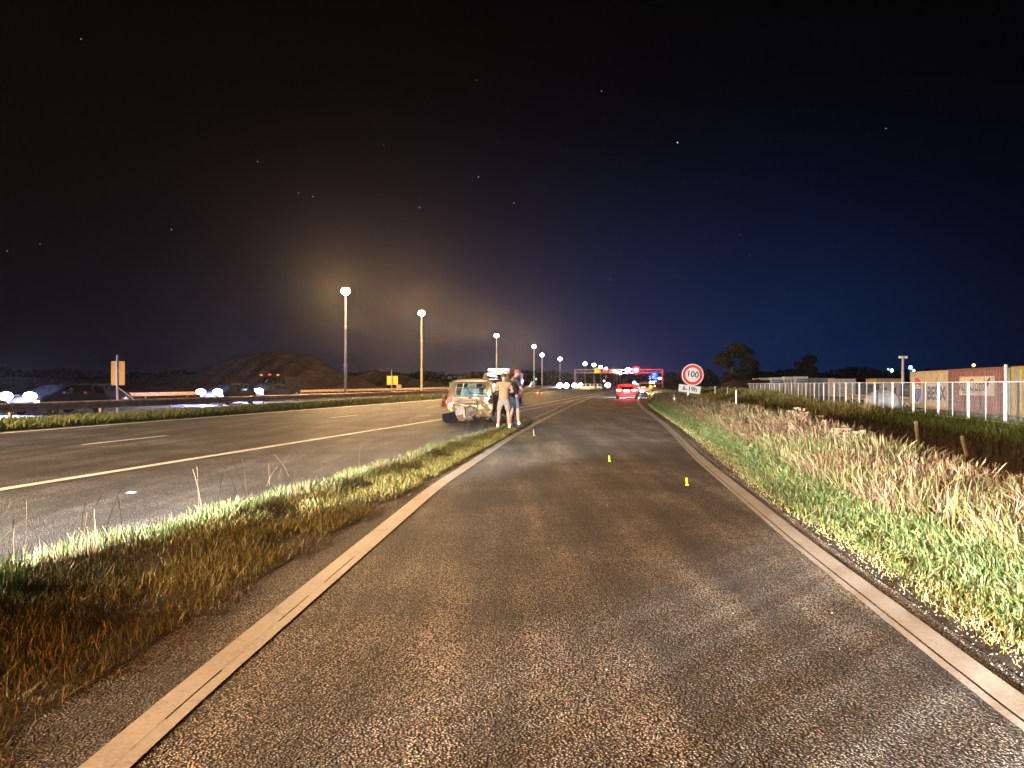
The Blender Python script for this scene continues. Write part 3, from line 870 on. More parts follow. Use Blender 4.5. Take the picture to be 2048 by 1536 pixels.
# ================================================================== vehicles
def subdiv_mesh(vs, fs, mids, mats, levels=2, crease=0.75, deform=None):
    me = bpy.data.meshes.new('tmp')
    me.from_pydata(vs, [], fs)
    for mt in mats: me.materials.append(mt)
    me.polygons.foreach_set('material_index', mids)
    bm = bmesh.new(); bm.from_mesh(me)
    bmesh.ops.recalc_face_normals(bm, faces=bm.faces)
    bm.edges.ensure_lookup_table()
    cl = bm.edges.layers.float.get('crease_edge') or bm.edges.layers.float.new('crease_edge')
    for e in bm.edges:
        lf = e.link_faces
        if len(lf) == 2 and lf[0].material_index != lf[1].material_index: e[cl] = crease
        elif len(lf) == 2 and e.calc_face_angle(0) > 0.9: e[cl] = 0.35
    bm.to_mesh(me); bm.free()
    o = bpy.data.objects.new('tmp', me); C.objects.link(o)
    md = o.modifiers.new('s', 'SUBSURF'); md.levels = levels; md.render_levels = levels
    dg = bpy.context.evaluated_depsgraph_get(); dg.update()
    ev = o.evaluated_get(dg)
    m2 = bpy.data.meshes.new_from_object(ev)
    C.objects.unlink(o); bpy.data.objects.remove(o)
    if deform:
        n = len(m2.vertices)
        co = np.zeros(n * 3); m2.vertices.foreach_get('co', co); co = co.reshape(-1, 3)
        co = deform(co); m2.vertices.foreach_set('co', co.ravel())
    return m2

def split_parts(me, names, mats, parent):
    """one object for each material region of the mesh"""
    mi = np.zeros(len(me.polygons), int); me.polygons.foreach_get('material_index', mi)
    out = {}
    vco = [tuple(v.co) for v in me.vertices]
    polys = [tuple(p.vertices) for p in me.polygons]
    for k, nm in enumerate(names):
        idx = np.nonzero(mi == k)[0]
        if not len(idx): continue
        # islands become separate objects
        par = {}
        def find(a):
            while par.setdefault(a, a) != a:
                par[a] = par[par[a]]; a = par[a]
            return a
        for i in idx:
            p = polys[i]
            for v in p[1:]: par[find(v)] = find(p[0])
        groups = {}
        for i in idx: groups.setdefault(find(polys[i][0]), []).append(i)
        for g in sorted(groups.values(), key=lambda g: -len(g)):
            used = {}; vs = []; fs = []
            for i in g:
                f = []
                for v in polys[i]:
                    if v not in used: used[v] = len(vs); vs.append(vco[v])
                    f.append(used[v])
                fs.append(f)
            m = bpy.data.meshes.new(nm); m.from_pydata(vs, [], fs); m.materials.append(mats[k])
            m.polygons.foreach_set('use_smooth', [True] * len(fs)); m.update()
            o = bpy.data.objects.new(nm, m); link(o, parent)
            out.setdefault(nm, []).append(o)
    return out

def lattice_body(W, st, rear_rake, front_rake, side_glass, wind, rear_glass_k=3, lights=(2,), style='car', zb=0.24, zlow=0.48, head_k=2, deform=None, mats=None, names=None, bumper=True):
    xs = [-1, -0.74, -0.44, 0, 0.44, 0.74, 1]
    nI, nJ, nK = 7, len(st), 6
    def pos(i, j, k):
        y, zbelt, ztop, gh, ws = st[j]
        z = [zb, zlow, (zlow + zbelt) / 2 + 0.02, zbelt, ztop - 0.07 * (1 if gh > 0.3 else 0.3), ztop][k]
        wf = [0.88, 1.0, 1.015, 0.965, 0.84 * gh + 0.93 * (1 - gh), 0.66 * gh + 0.86 * (1 - gh)][k] * ws
        if style == 'box': wf = [0.95, 1, 1, 1, 0.99, 0.95][k] * ws
        x = xs[i] * wf * W / 2 * 1.02
        if k == 5: z += 0.03 * (1 - xs[i] ** 2)
        if j == 0: y += rear_rake[k] + 0.05 * abs(xs[i]) ** 3
        if j == nJ - 1: y -= front_rake[k] + 0.16 * abs(xs[i]) ** 3
        return (x, y, z)
    vid = {}; vs = []
    def V(i, j, k):
        if (i, j, k) not in vid:
            vid[(i, j, k)] = len(vs); vs.append(pos(i, j, k))
        return vid[(i, j, k)]
    fs = []; mi = []
    # 0 body 1 side_window 2 rear_window 3 windscreen 4 tail_light 5 bumper 6 headlight 7 underside
    for j in range(nJ - 1):
        for k in range(nK - 1):
            for i, s in ((0, 1), (nI - 1, -1)):
                m = 1 if (k == 3 and j in side_glass) else (5 if k == 0 and bumper else 0)
                if k == 2 and j == 0 and 2 in lights: m = 0
                fs.append((V(i, j, k), V(i, j + 1, k), V(i, j + 1, k + 1), V(i, j, k + 1))); mi.append(m)
    for i in range(nI - 1):
        for k in range(nK - 1):
            m = 0
            if k == rear_glass_k and 1 <= i <= 4: m = 2
            elif k in lights and i in (0, 5): m = 4
            elif k == 0 and bumper: m = 5
            fs.append((V(i, 0, k), V(i + 1, 0, k), V(i + 1, 0, k + 1), V(i, 0, k + 1))); mi.append(m)
            m = 6 if (k == head_k and i in (0, 5)) else (5 if k == 0 and bumper else 0)
            fs.append((V(i, nJ - 1, k), V(i + 1, nJ - 1, k), V(i + 1, nJ - 1, k + 1), V(i, nJ - 1, k + 1))); mi.append(m)
    for i in range(nI - 1):
        for j in range(nJ - 1):
            m = 3 if (j == wind and 1 <= i <= 4) else 0
            fs.append((V(i, j, 5), V(i + 1, j, 5), V(i + 1, j + 1, 5), V(i, j + 1, 5))); mi.append(m)
            fs.append((V(i, j, 0), V(i + 1, j, 0), V(i + 1, j + 1, 0), V(i, j + 1, 0))); mi.append(7)
    return vs, fs, mi

PARTN = ['body', 'side_window', 'rear_window', 'windscreen', 'tail_light', 'bumper', 'headlight', 'underside']

def add_wheel(parent, x, y, r=0.31, w=0.2):
    s = 1 if x > 0 else -1
    rot = Matrix.Rotation(math.radians(90), 3, 'Y')
    mb = MB()
    mb.lathe([(r * 0.66, -w / 2), (r * 0.93, -w / 2), (r, -w / 2 + 0.03), (r, w / 2 - 0.03), (r * 0.93, w / 2), (r * 0.66, w / 2)], (0, 0, 0), 22, 0, rot)
    wl = mb.build('wheel', M['rubber'], parent, smooth=False, loc=(x, y, r))
    mb = MB()
    mb.lathe([(r * 0.64, s * (w / 2 - 0.03)), (r * 0.66, s * (w / 2 + 0.004)), (r * 0.60, s * (w / 2 - 0.01))], (0, 0, 0), 22, 0, rot)
    for k in range(5):
        a = k * 2 * math.pi / 5
        mb.bar((s * (w / 2 - 0.004), 0, 0), (s * (w / 2 - 0.004), r * 0.62 * math.cos(a), r * 0.62 * math.sin(a)), 0.05, 0.07)
    mb.build('rim', M['rim'], wl)
    mb = MB(); mb.lathe([(r * 1.14, -0.012), (r * 1.14, 0.012)], (0, 0, 0), 22, 0, rot)
    mb.build('wheel_arch', M['black'], parent, loc=(x + s * (w / 2 - 0.03), y, r + 0.02))
    return wl

def car_interior(root, W, y_seats, z=0.45, mat_=None):
    for (y, xsn) in y_seats:
        for x in xsn:
            mb = MB()
            mb.box((x, y, z), (0.46, 0.46, 0.14)); mb.bar((x, y - 0.2, z), (x, y - 0.34, z + 0.55), 0.44, 0.12)
            st = mb.build('seat', mat_ or M['seat'], root, smooth=False, bevel=0.04)
            mb = MB(); mb.box((x, y - 0.37, z + 0.68), (0.26, 0.09, 0.18)); mb.build('headrest', mat_ or M['seat'], st, bevel=0.03)

def text_mesh(name, s, size, m, parent, loc, rot=(math.radians(90), 0, 0), extrude=0.003, bold=0.0, align='CENTER', xs=1.0):
    cu = bpy.data.curves.new(name, 'FONT'); cu.body = s; cu.size = size; cu.extrude = extrude; cu.offset = bold
    cu.align_x = align; cu.align_y = 'CENTER'; cu.resolution_u = 3
    o = bpy.data.objects.new('tmp', cu); C.objects.link(o)
    dg = bpy.context.evaluated_depsgraph_get(); dg.update()
    me = bpy.data.meshes.new_from_object(o.evaluated_get(dg))
    C.objects.unlink(o); bpy.data.objects.remove(o)
    me.name = name; me.materials.clear(); me.materials.append(m)
    r = bpy.data.objects.new(name, me); link(r, parent)
    r.location = loc; r.rotation_euler = rot; r.scale = (xs, 1, 1)
    return r

def make_car(name, label, loc, rz, paint, spec='wagon', lights_on='tail', deform=None, group=None, W=1.75, glass_=None, cat='car', tail=None):
    root = empty(name, loc, rz, label, cat, group)
    if spec == 'wagon':
        st = [(0.0, 0.93, 1.50, 1, 0.97), (0.30, 0.94, 1.55, 1, 1.0), (1.05, 0.94, 1.58, 1, 1.0), (1.25, 0.94, 1.58, 1, 1.0), (2.10, 0.93, 1.57, 1, 1), (2.2, 0.93, 1.565, 1, 1), (2.80, 0.92, 1.50, 1, 1), (3.45, 0.90, 0.97, 0.1, 1), (4.05, 0.84, 0.90, 0, 0.98), (4.42, 0.70, 0.76, 0, 0.92)]
        rr = [0.12, 0.0, 0.02, 0.06, 0.26, 0.40]; fr = [0.12, 0, 0.02, 0.05, 0.08, 0.10]
        glassj = (1, 3, 5); wind = 6; L = 4.42; ax = (0.78, 3.55)
        seats = [(2.35, (-0.38, 0.38)), (1.35, (-0.42, 0, 0.42))]
    else:
        st = [(0.0, 0.90, 1.22, 0.8, 0.95), (0.35, 0.92, 1.36, 1, 1.0), (1.0, 0.92, 1.43, 1, 1.0), (1.12, 0.92, 1.44, 1, 1.0), (2.0, 0.91, 1.44, 1, 1), (2.1, 0.91, 1.43, 1, 1), (2.65, 0.90, 1.34, 1, 1), (3.35, 0.86, 0.93, 0.1, 1), (3.95, 0.80, 0.86, 0, 0.98), (4.30, 0.66, 0.72, 0, 0.92)]
        rr = [0.14, 0.0, 0.0, 0.08, 0.42, 0.60]; fr = [0.12, 0, 0.02, 0.05, 0.08, 0.10]
        glassj = (1, 3, 5); wind = 6; L = 4.30; ax = (0.75, 3.45)
        seats = [(2.2, (-0.38, 0.38))]
    vs, fs, mi = lattice_body(W, st, rr, fr, glassj, wind)
    g = glass_ or M['dark_glass']
    hd = M['head'] if lights_on == 'head' else M['white']
    tl = tail or (M['tail_hot'] if lights_on == 'tail' else M['sign_red'])
    mats = [paint, g, g, g, tl, paint, hd, M['black']]
    me = subdiv_mesh(vs, fs, mi, mats, 2, 0.8, deform)
    parts = split_parts(me, PARTN, mats, root)
    wheels = [add_wheel(root, sx * (W / 2 - 0.085), y) for y in ax for sx in (-1, 1)]
    car_interior(root, W, seats)
    # mirrors
    for s in (-1, 1):
        mb = MB(); mb.ball((s * (W / 2 + 0.09), 2.95, 0.98), 0.1, 8, 6, 0, (1, 0.5, 0.75)); mb.build('mirror', paint, root, smooth=True)
    return root, parts, wheels

# ---- the damaged estate car -------------------------------------------------
def crumple(co):
    x, y, z = co[:, 0].copy(), co[:, 1].copy(), co[:, 2].copy()
    def w(cx, cy, cz, rx, ry, rz_):
        return np.exp(-(((x - cx) / rx) ** 2 + ((y - cy) / ry) ** 2 + ((z - cz) / rz_) ** 2))
    a = w(0.75, 0.1, 0.75, 0.28, 0.5, 0.35)      # right rear corner stove in
    b = w(0.0, 0.0, 0.62, 0.5, 0.3, 0.16)
    c = w(-0.55, 0.0, 0.72, 0.25, 0.3, 0.2)
    n1 = np.sin(x * 23 + z * 17) * np.cos(z * 29 - x * 9 + y * 13)
    n2 = np.sin(x * 47 - z * 31 + 1.3) * np.cos(y * 37 + z * 11)
    co[:, 1] += 0.20 * a + 0.13 * b + 0.05 * c + (a + 0.7 * b + 0.6 * c) * (0.045 * n1 + 0.025 * n2)
    co[:, 0] += -0.07 * a + a * 0.03 * n2
    co[:, 2] += (a + b) * 0.03 * n1
    return co
CARX, CARY = PX(940, 25.0), 25.0
car, cparts, cw = make_car('damaged_car', 'beige estate car with crushed rear end and torn bumper stopped on the shoulder', (CARX - 0.02, CARY, 0.0), ROAD_ROT, M['beige_car'], 'wagon', 'off', crumple, glass_=M['glass'], W=1.78)
def carpart(name, mb, m, parent=None, **k): return mb.build(name, m, parent or car, **k)
# plate
mb = MB(); mb.box((-0.03, -0.035, 0.80), (0.52, 0.012, 0.115)); pl = carpart('number_plate', mb, M['plate'])
mb = MB(); mb.box((-0.262, -0.043, 0.80), (0.046, 0.006, 0.105)); mb.build('plate_band', M['ink_blue'], pl)
text_mesh('plate_text', 'XAR0-57N', 0.10, M['ink_black'], pl, (0.0, -0.046, 0.80), extrude=0.001, bold=0.002)
mb = MB(); mb.box((-0.03, -0.028, 0.80), (0.60, 0.012, 0.17)); carpart('plate_recess', mb, M['crush'])
mb = MB(); mb.lathe([(0.055, 0), (0.055, 0.015), (0.03, 0.02)], (0.02, -0.01, 0.93), 14, 0, Matrix.Rotation(math.radians(90), 3, 'X')); carpart('badge', mb, M['black'])
# roof rails and bars
for s in (-1, 1):
    mb = MB(); mb.tube((s * 0.55, 0.55, 1.66), (s * 0.55, 2.5, 1.66), 0.018)
    for y in (0.55, 1.5, 2.5): mb.tube((s * 0.55, y, 1.55), (s * 0.55, y, 1.66), 0.016)
    carpart('roof_rail', mb, M['black'])
# rear wiper
mb = MB(); mb.bar((0.05, 0.02, 1.0), (-0.12, 0.13, 1.30), 0.018); mb.bar((-0.30, 0.10, 1.22), (0.05, 0.13, 1.28), 0.012); carpart('wiper', mb, M['black'])
mb = MB(); mb.box((0, 0.28, 1.505), (1.15, 0.14, 0.025)); sp = carpart('spoiler', mb, M['beige_car'], bevel=0.01)
# lit tail lamp inboard of the broken corner, and broken lamp remains
mb = MB(); mb.ball((0.60, 0.015, 0.83), 0.075, 10, 7, 0, (1, 0.5, 0.8)); carpart('lit_tail_lamp', mb, M['tail_hot'], smooth=True, label='tail lamp still burning bright')
# crumpled bumper skin: jagged sheets with thickness
def crumpled_sheet(name, poly_rows, m, thick=0.02, jag=0.03, seed=1, parent=car):
    r = random.Random(seed)
    mb = MB(); nr = len(poly_rows); nc = len(poly_rows[0])
    front = [[Vector(p) + Vector((r.uniform(-jag, jag), r.uniform(-jag, jag) * 1.4, r.uniform(-jag, jag))) for p in row] for row in poly_rows]
    vs = [v for row in front for v in row] + [v + Vector((0, thick, 0)) for row in front for v in row]
    o = nr * nc; fs = []
    for a in range(nr - 1):
        for b in range(nc - 1):
            p = a * nc + b
            fs.append((p, p + 1, p + nc + 1, p + nc)); fs.append((o + p, o + p + nc, o + p + nc + 1, o + p + 1))
    for b in range(nc - 1):
        fs.append((b, o + b, o + b + 1, b + 1)); q = (nr - 1) * nc + b; fs.append((q, q + 1, o + q + 1, o + q))
    for a in range(nr - 1):
        p = a * nc; fs.append((p, p + nc, o + p + nc, o + p)); p = a * nc + nc - 1; fs.append((p, o + p, o + p + nc, p + nc))
    mb.add(vs, fs)
    return mb.build(name, m, parent)
def rows(x0, x1, ztop, zbot, y, nx=6, nz=4, skew=0.0, curve_=0.0):
    out = []
    for a in range(nz):
        t = a / (nz - 1); row = []
        for b in range(nx):
            s = b / (nx - 1)
            row.append((x0 + (x1 - x0) * s + skew * t, y + curve_ * t * t, ztop(s) * (1 - t) + zbot(s) * t))
        out.append(row)
    return out
crumpled_sheet('torn_bumper_skin', rows(-0.78, -0.42, lambda s: 0.66, lambda s: 0.30 + 0.05 * s, -0.08, 5, 4), M['beige_car'], seed=3, jag=0.018)
crumpled_sheet('torn_bumper_skin', rows(-0.50, -0.16, lambda s: 0.62, lambda s: 0.20 - 0.05 * s, -0.10, 5, 4, 0.03), M['shell'], seed=4, jag=0.022)
crumpled_sheet('folded_tailgate_lip', rows(-0.60, 0.30, lambda s: 0.72 - 0.10 * math.sin(s * 3.1), lambda s: 0.62 - 0.06 * s, -0.11, 9, 3), M['beige_car'], seed=5, jag=0.025)
crumpled_sheet('crushed_bumper_core', rows(-0.16, 0.30, lambda s: 0.60, lambda s: 0.22 + 0.06 * s, -0.06, 7, 5, -0.03), M['crush'], seed=6, jag=0.035)
crumpled_sheet('bumper_corner', rows(0.28, 0.86, lambda s: 0.62 + 0.03 * s, lambda s: 0.24 + 0.14 * s, -0.06, 7, 4, -0.04, 0.05), M['beige_car'], seed=7, jag=0.022)
crumpled_sheet('hanging_foam', rows(-0.42, 0.16, lambda s: 0.32, lambda s: 0.10 + 0.05 * abs(s - 0.4), -0.09, 9, 4), M['crush'], seed=8, jag=0.04)
crumpled_sheet('red_underbody_panel', rows(-0.42, -0.24, lambda s: 0.30, lambda s: 0.14, -0.13, 3, 3), M['rust'], seed=9, jag=0.01)
# torn wheel arch liner dragging on the road at the left
mb = MB(); mb.add([(-0.98, -0.12, 0.32), (-0.52, -0.10, 0.42), (-0.40, -0.16, 0.10), (-0.50, -0.20, 0.02), (-0.82, -0.22, 0.02), (-0.95, -0.18, 0.10)] + [(-0.98, -0.09, 0.32), (-0.52, -0.07, 0.42), (-0.38, -0.10, 0.10), (-0.50, -0.12, 0.02), (-0.82, -0.12, 0.02), (-0.93, -0.12, 0.10)],
                [(0, 1, 2, 3, 4, 5), (11, 10, 9, 8, 7, 6)] + [(i, (i + 1) % 6, 6 + (i + 1) % 6, 6 + i) for i in range(6)])
carpart('dragging_liner', mb, M['navy'], label='dark plastic liner hanging down to the road')
crumpled_sheet('broken_lamp_remains', rows(0.52, 0.86, lambda s: 0.98, lambda s: 0.72, 0.02, 5, 4), M['chrome'], seed=12, jag=0.04)
# inner bulkhead so the boot is not empty
mb = MB(); mb.box((0, 1.2, 0.5), (1.45, 0.05, 0.55)); carpart('parcel_shelf', mb, M['seat'])
# the driver's and rear right doors; rear one stands open
mb = MB()
mb.prism([(1.2, 0.35), (2.25, 0.35), (2.25, 0.93), (1.2, 0.93)], 0.0, 0.05, 'X')
dr = mb.build('open_door', M['navy'], car, bevel=0.01, label='right rear door standing open')
dr.location = (0.86, 2.25, 0); dr.rotation_euler = (0, 0, math.radians(28))
for v in dr.data.vertices: v.co.y -= 2.25
mb = MB()
arc = [(-1.02, 0.95), (-0.95, 1.25), (-0.80, 1.46), (-0.55, 1.53), (-0.05, 1.50), (0.0, 0.95)]
for a, b in zip(arc, arc[1:]): mb.bar((0.025, a[0], a[1]), (0.025, b[0], b[1]), 0.045, 0.045)
mb.build('door_frame', M['black'], dr)
mb = MB(); mb.prism([(-0.98, 0.95), (-0.92, 1.23), (-0.78, 1.43), (-0.55, 1.50), (-0.05, 1.47), (-0.02, 0.95)], 0.018, 0.024, 'X')
mb.build('door_window', M['dark_glass'], dr)
point('cabin_lamp', (0.0, 2.0, 1.42), 520, (0.62, 0.86, 1.0), car, 0.05)
mb = MB(); mb.box((0, 2.05, 1.535), (0.16, 0.09, 0.02)); mb.build('cabin_lamp_lens', M['plate_lit'], car)

# ---- red car on the slip road
mb0 = None
redx = PX(1253.5, 64.0)
rc, rp, rw = make_car('red_hatchback', 'red hatchback with glaring tail lamps stopped on the slip road', (redx, 64, 0), ROAD_ROT * 0.9, M['red_car'], 'hatch', 'tail', W=1.9, tail=M['tail'])
mb = MB(); mb.box((0, -0.02, 0.76), (0.54, 0.015, 0.12)); np_ = mb.build('number_plate', M['plate_lit'], rc)
for s in (-1, 1):
    mb = MB(); mb.ball((s * 0.16, -0.05, 0.80), 0.05, 8, 6); mb.build('plate_lamp', M['head'], rc, smooth=True)
    mb = MB(); mb.ball((s * 0.68, -0.05, 0.84), 0.12, 10, 7, 0, (2.0, 0.4, 0.7)); mb.build('brake_lamp', M['tail_hot'], rc, smooth=True)
    mb = MB(); mb.tube((s * 0.6, -0.05, 0.30), (s * 0.6, 0.2, 0.30), 0.045); mb.build('exhaust_tip', M['black'], rc)
mb = MB(); mb.box((0, 0.52, 1.30), (0.5, 0.02, 0.03)); mb.build('high_brake_lamp', M['tail'], rc)
mb = MB(); mb.box((0, 0.08, 0.34), (1.5, 0.03, 0.10)); mb.build('lower_valance', M['galv'], rc)
point('tail_glow', (0, -0.6, 0.75), 600, (1.0, 0.03, 0.05), rc, 0.3)
for s in (-1, 1):
    spot('headlight_beam', (s * 0.7, 4.4, 0.66), (s * 3.0 + 1.0, 26, 0.0), 22000, (0.50, 0.80, 1.0), 88, 0.8, 0.08, rc)

# ---- vehicles beyond it
x2 = PX(1289, 96.0)
rc2, _, _ = make_car('red_estate', 'red estate with amber indicator and white rear lamps ahead of the red hatchback', (x2, 96, 0), ROAD_ROT, M['red_car'], 'wagon', 'tail', W=1.85)
mb = MB(); mb.ball((0.85, -0.06, 0.98), 0.26, 10, 8); mb.build('amber_beacon', M['amber'], rc2, smooth=True)
mb = MB(); mb.box((-0.15, -0.06, 0.95), (0.62, 0.05, 0.16)); mb.build('amber_light_bar', M['amber'], rc2)
mb = MB(); mb.ball((-0.35, -0.06, 0.45), 0.18, 10, 8, 0, (1.2, 1, 0.8)); mb.build('white_lamp', M['head'], rc2, smooth=True)
point('amber_light', (0.85, -0.5, 1.0), 60, (1, 0.45, 0.05), rc2, 0.2)
def van(name, label, loc, rz, paint, L=5.4, Hh=2.3, W=2.0, cat='van', head=False, group=None, hmat=None, cab=True):
    root = empty(name, loc, rz, label, cat, group)
    st = [(0, 1.15, Hh - 0.05, 0.5, 0.97), (0.3, 1.15, Hh, 0.5, 1), (L * 0.45, 1.15, Hh, 0.5, 1), (L * 0.6, 1.15, Hh, 0.5, 1), (L * 0.62, 1.15, Hh, 0.5, 1), (L * 0.78, 1.15, Hh - 0.08, 0.6, 1), (L * 0.93, 1.1, 1.2, 0.1, 0.98), (L, 0.85, 0.92, 0, 0.94)]
    vs, fs, mi = lattice_body(W, st, [0.1, 0, 0, 0.03, 0.1, 0.16], [0.1, 0, 0, 0.04, 0.06, 0.1], (4,), 5, zlow=0.55)
    hd = hmat or (M['head'] if head else M['white'])
    mats = [paint, M['dark_glass'], M['dark_glass'], M['dark_glass'], M['sign_red'], paint, hd, M['black']]
    split_parts(subdiv_mesh(vs, fs, mi, mats, 2, 0.8), PARTN, mats, root)
    for y in (0.95, L - 0.95):
        for s in (-1, 1): add_wheel(root, s * (W / 2 - 0.1), y, 0.34, 0.22)
    return root
# recovery vehicle with light bar behind the damaged car
rv = van('recovery_van', 'pale yellow recovery van with lit light bar beyond the damaged car', (PX(991, 46), 46, 0), ROAD_ROT, M['yellow_van'], 5.2, 2.15, 1.95)
mb = MB(); mb.box((0, 1.0, 2.24), (1.45, 0.30, 0.06)); lb = mb.build('light_bar', M['black'], rv)
for i, mm in enumerate(('blue', 'amber', 'blue')):
    mb = MB(); mb.box(((i - 1) * 0.48 - (0.0), 0.98, 2.35), (0.46, 0.26, 0.17)); mb.build('beacon_lens', M['beacon_pale'] if mm == 'blue' else M['amber'], lb, bevel=0.03, label=('amber beacon lens' if mm == 'amber' else 'blue white beacon lens'))
mb = MB(); mb.bar((-0.5, -0.03, 2.02), (0.1, -0.03, 1.86), 0.10, 0.10); mb.build('work_lamp', M['plate_lit'], rv)
point('beacon_light', (0, 0.4, 2.6), 500, (0.45, 0.5, 1.0), rv, 0.15)
point('amber_flash', (0, 0.4, 2.62), 200, (1.0, 0.5, 0.1), rv, 0.15)

# dark red lorry on the carriageway ahead
lx, ly = PX(1000, 84), 84
lr = empty('box_lorry', (lx, ly, 0), ROAD_ROT, 'dark red box lorry seen from behind beyond the recovery van', 'lorry')
mb = MB(); mb.box((0, 3.6, 2.05), (2.5, 7.2, 2.45)); mb.build('cargo_box', mat('dark_red_lorry_paint', (0.20, 0.045, 0.05), 0.5, 0, 0.2, 2), lr, bevel=0.04)
mb = MB(); mb.box((0, 8.3, 1.7), (2.4, 1.8, 2.3)); mb.build('cab', M['red_car'], lr, bevel=0.1)
mb = MB(); mb.box((0, 4.4, 0.66), (1.0, 8.6, 0.22)); mb.build('chassis', M['black'], lr)
for x in (-0.64, 0.64):
    mb = MB(); mb.box((x, -0.03, 2.02), (1.2, 0.05, 2.3)); dd = mb.build('rear_door', mat('dark_red_door', (0.24, 0.06, 0.06), 0.5, 0, 0.2, 2), lr, bevel=0.01)
    mb = MB(); mb.tube((x * 0.4, -0.08, 1.0), (x * 0.4, -0.08, 3.05), 0.02); mb.build('locking_bar', M['galv'], dd)
    mb = MB(); mb.box((x * 1.5, -0.05, 0.7), (0.3, 0.05, 0.12)); mb.build('tail_light', M['tail'], lr)
for y in (1.5, 2.7, 8.2):
    for s in (-1, 1): add_wheel(lr, s * 1.08, y, 0.48, 0.28)

# oncoming traffic on the opposite carriageway
def oncoming(name, label, px, Y, spec, paint, head=True, group='oncoming vehicles behind the guardrail', power=3500, rz=None, hz=0.8):
    X = PX(px, Y)
    rz = math.pi + ROAD_ROT if rz is None else rz
    if spec == 'van':
        r = van(name, label, (X, Y + 0.0, 0), rz, paint, 5.2, 2.2, 1.95, head=head, group=group); L = 5.2
    else:
        r, _, _ = make_car(name, label, (X, Y, 0), rz, paint, spec, 'head' if head else 'tail', group=group, W=1.8); L = 4.4
    if head:
        for s in (-1, 1):
            mb = MB(); mb.ball((s * 0.62, L - 0.02, hz), 0.25, 10, 8, 0, (1.4, 0.5, 0.75)); mb.build('lit_headlamp', M['head_blue'], r, smooth=True)
        point('headlamp_glare', (0, L + 0.25, hz), power, (0.45, 0.5, 1.0), r, 0.15)
    return r
oncoming('white_car', 'oncoming car with glaring headlamps at the left picture edge behind the guardrail', 190, 35, 'hatch', M['dark_car'], hz=0.86)
oncoming('silver_car', 'oncoming car with glaring headlamps in front of the dark earth mound', 492, 51, 'hatch', M['dark_car'], hz=0.88)
oncoming('silver_car', 'oncoming car with bright headlamps just left of the nearest street lamp pole', 560, 60, 'hatch', M['dark_car'], hz=0.86)
oncoming('dark_van', 'oncoming dark van with small marker lamps below the earth mound', 585, 74, 'van', M['dark_car'], head=False, power=0)
for o in C.objects:
    pass
dv = [o for o in C.objects if o.name.startswith('dark_van') and o.parent is None][0]
for i, (x, z, mm) in enumerate(((-0.9, 2.3, 'amber'), (0, 2.34, 'tail'), (0.9, 2.3, 'amber'), (-0.6, 1.25, 'plate_lit'), (0.6, 1.25, 'plate_lit'))):
    mb = MB(); mb.box((x, 4.6 if z > 2 else 5.2, z), (0.22, 0.1, 0.08)); mb.build('marker_lamp', M[mm], dv)
far_red = make_car('dark_car', 'dark car driving away with red tail lamps between the left headlamps and the sign', (PX(150, 46), 46, 0), ROAD_ROT, M['dark_car'], 'hatch', 'tail')[0]
mb = MB(); mb.box((0, -0.05, 0.98), (1.5, 0.05, 0.06)); mb.build('tail_light_band', M['tail'], far_red)
for k, (px, Y, nm) in enumerate(((1130, 175, 'oncoming car with pair of round glaring headlamps right of the small cone'), (1158, 190, 'oncoming car with glaring headlamps under the left gantry leg'))):
    r = oncoming('far_car', nm, px, Y + 4.4, 'hatch', M['dark_car'], hz=1.0, power=2600)
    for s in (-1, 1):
        mb = MB(); mb.ball((s * 0.85, 4.5, 1.02), 0.62, 12, 8, 0, (1, 0.3, 0.95)); mb.build('headlamp_glare_ball', M['head_blue'], r, smooth=True)  # oversized glowing balls draw the glare of the headlamps
r = oncoming('far_car', 'oncoming car with single bluish headlamp glare left of the red hatchback', 1217, 240, 'hatch', M['dark_car'], hz=1.0, power=2600, head=True)
mb = MB(); mb.ball((0, 4.5, 1.05), 0.75, 12, 8, 0, (1, 0.3, 0.95)); mb.build('headlamp_glare_ball', M['head_blue'], r, smooth=True)  # one glowing ball, larger than any lamp, draws the glare
for px, Y, lab in ((1192, 150, 'pale parked car low behind the carriageway, left one of two'), (1206, 158, 'pale parked car low behind the carriageway, right one of two')):
    make_car('pale_car', lab, (PX(px, Y), Y, 0), ROAD_ROT + 1.4, M['white'], 'hatch', 'off', group='pale cars beyond the median')
# blue beacon car ahead
bc = make_car('patrol_car', 'patrol car with lit blue beacon hidden behind the red hatchback roof', (PX(1272, 118), 118, 0), ROAD_ROT, M['white'], 'hatch', 'tail', cat='patrol car')[0]
mb = MB(); mb.ball((-0.3, 1.5, 1.58), 0.26, 10, 8); mb.build('blue_beacon', M['blue_beacon'], bc, smooth=True)
point('beacon_light', (-0.3, 1.5, 1.95), 900, (0.25, 0.3, 1.0), bc, 0.15)
bc2 = make_car('patrol_car', 'patrol car with white and blue lamps beside the blue direction signs', (PX(1304, 190), 190, 0), ROAD_ROT, M['white'], 'wagon', 'tail', cat='patrol car')[0]
mb = MB(); mb.ball((0, 1.5, 1.75), 0.42, 10, 8, 0, (1.4, 1, 0.8)); mb.build('blue_beacon', M['head_blue'], bc2, smooth=True)
point('beacon_light', (0, 1.5, 2.4), 1500, (0.4, 0.5, 1.0), bc2, 0.15)

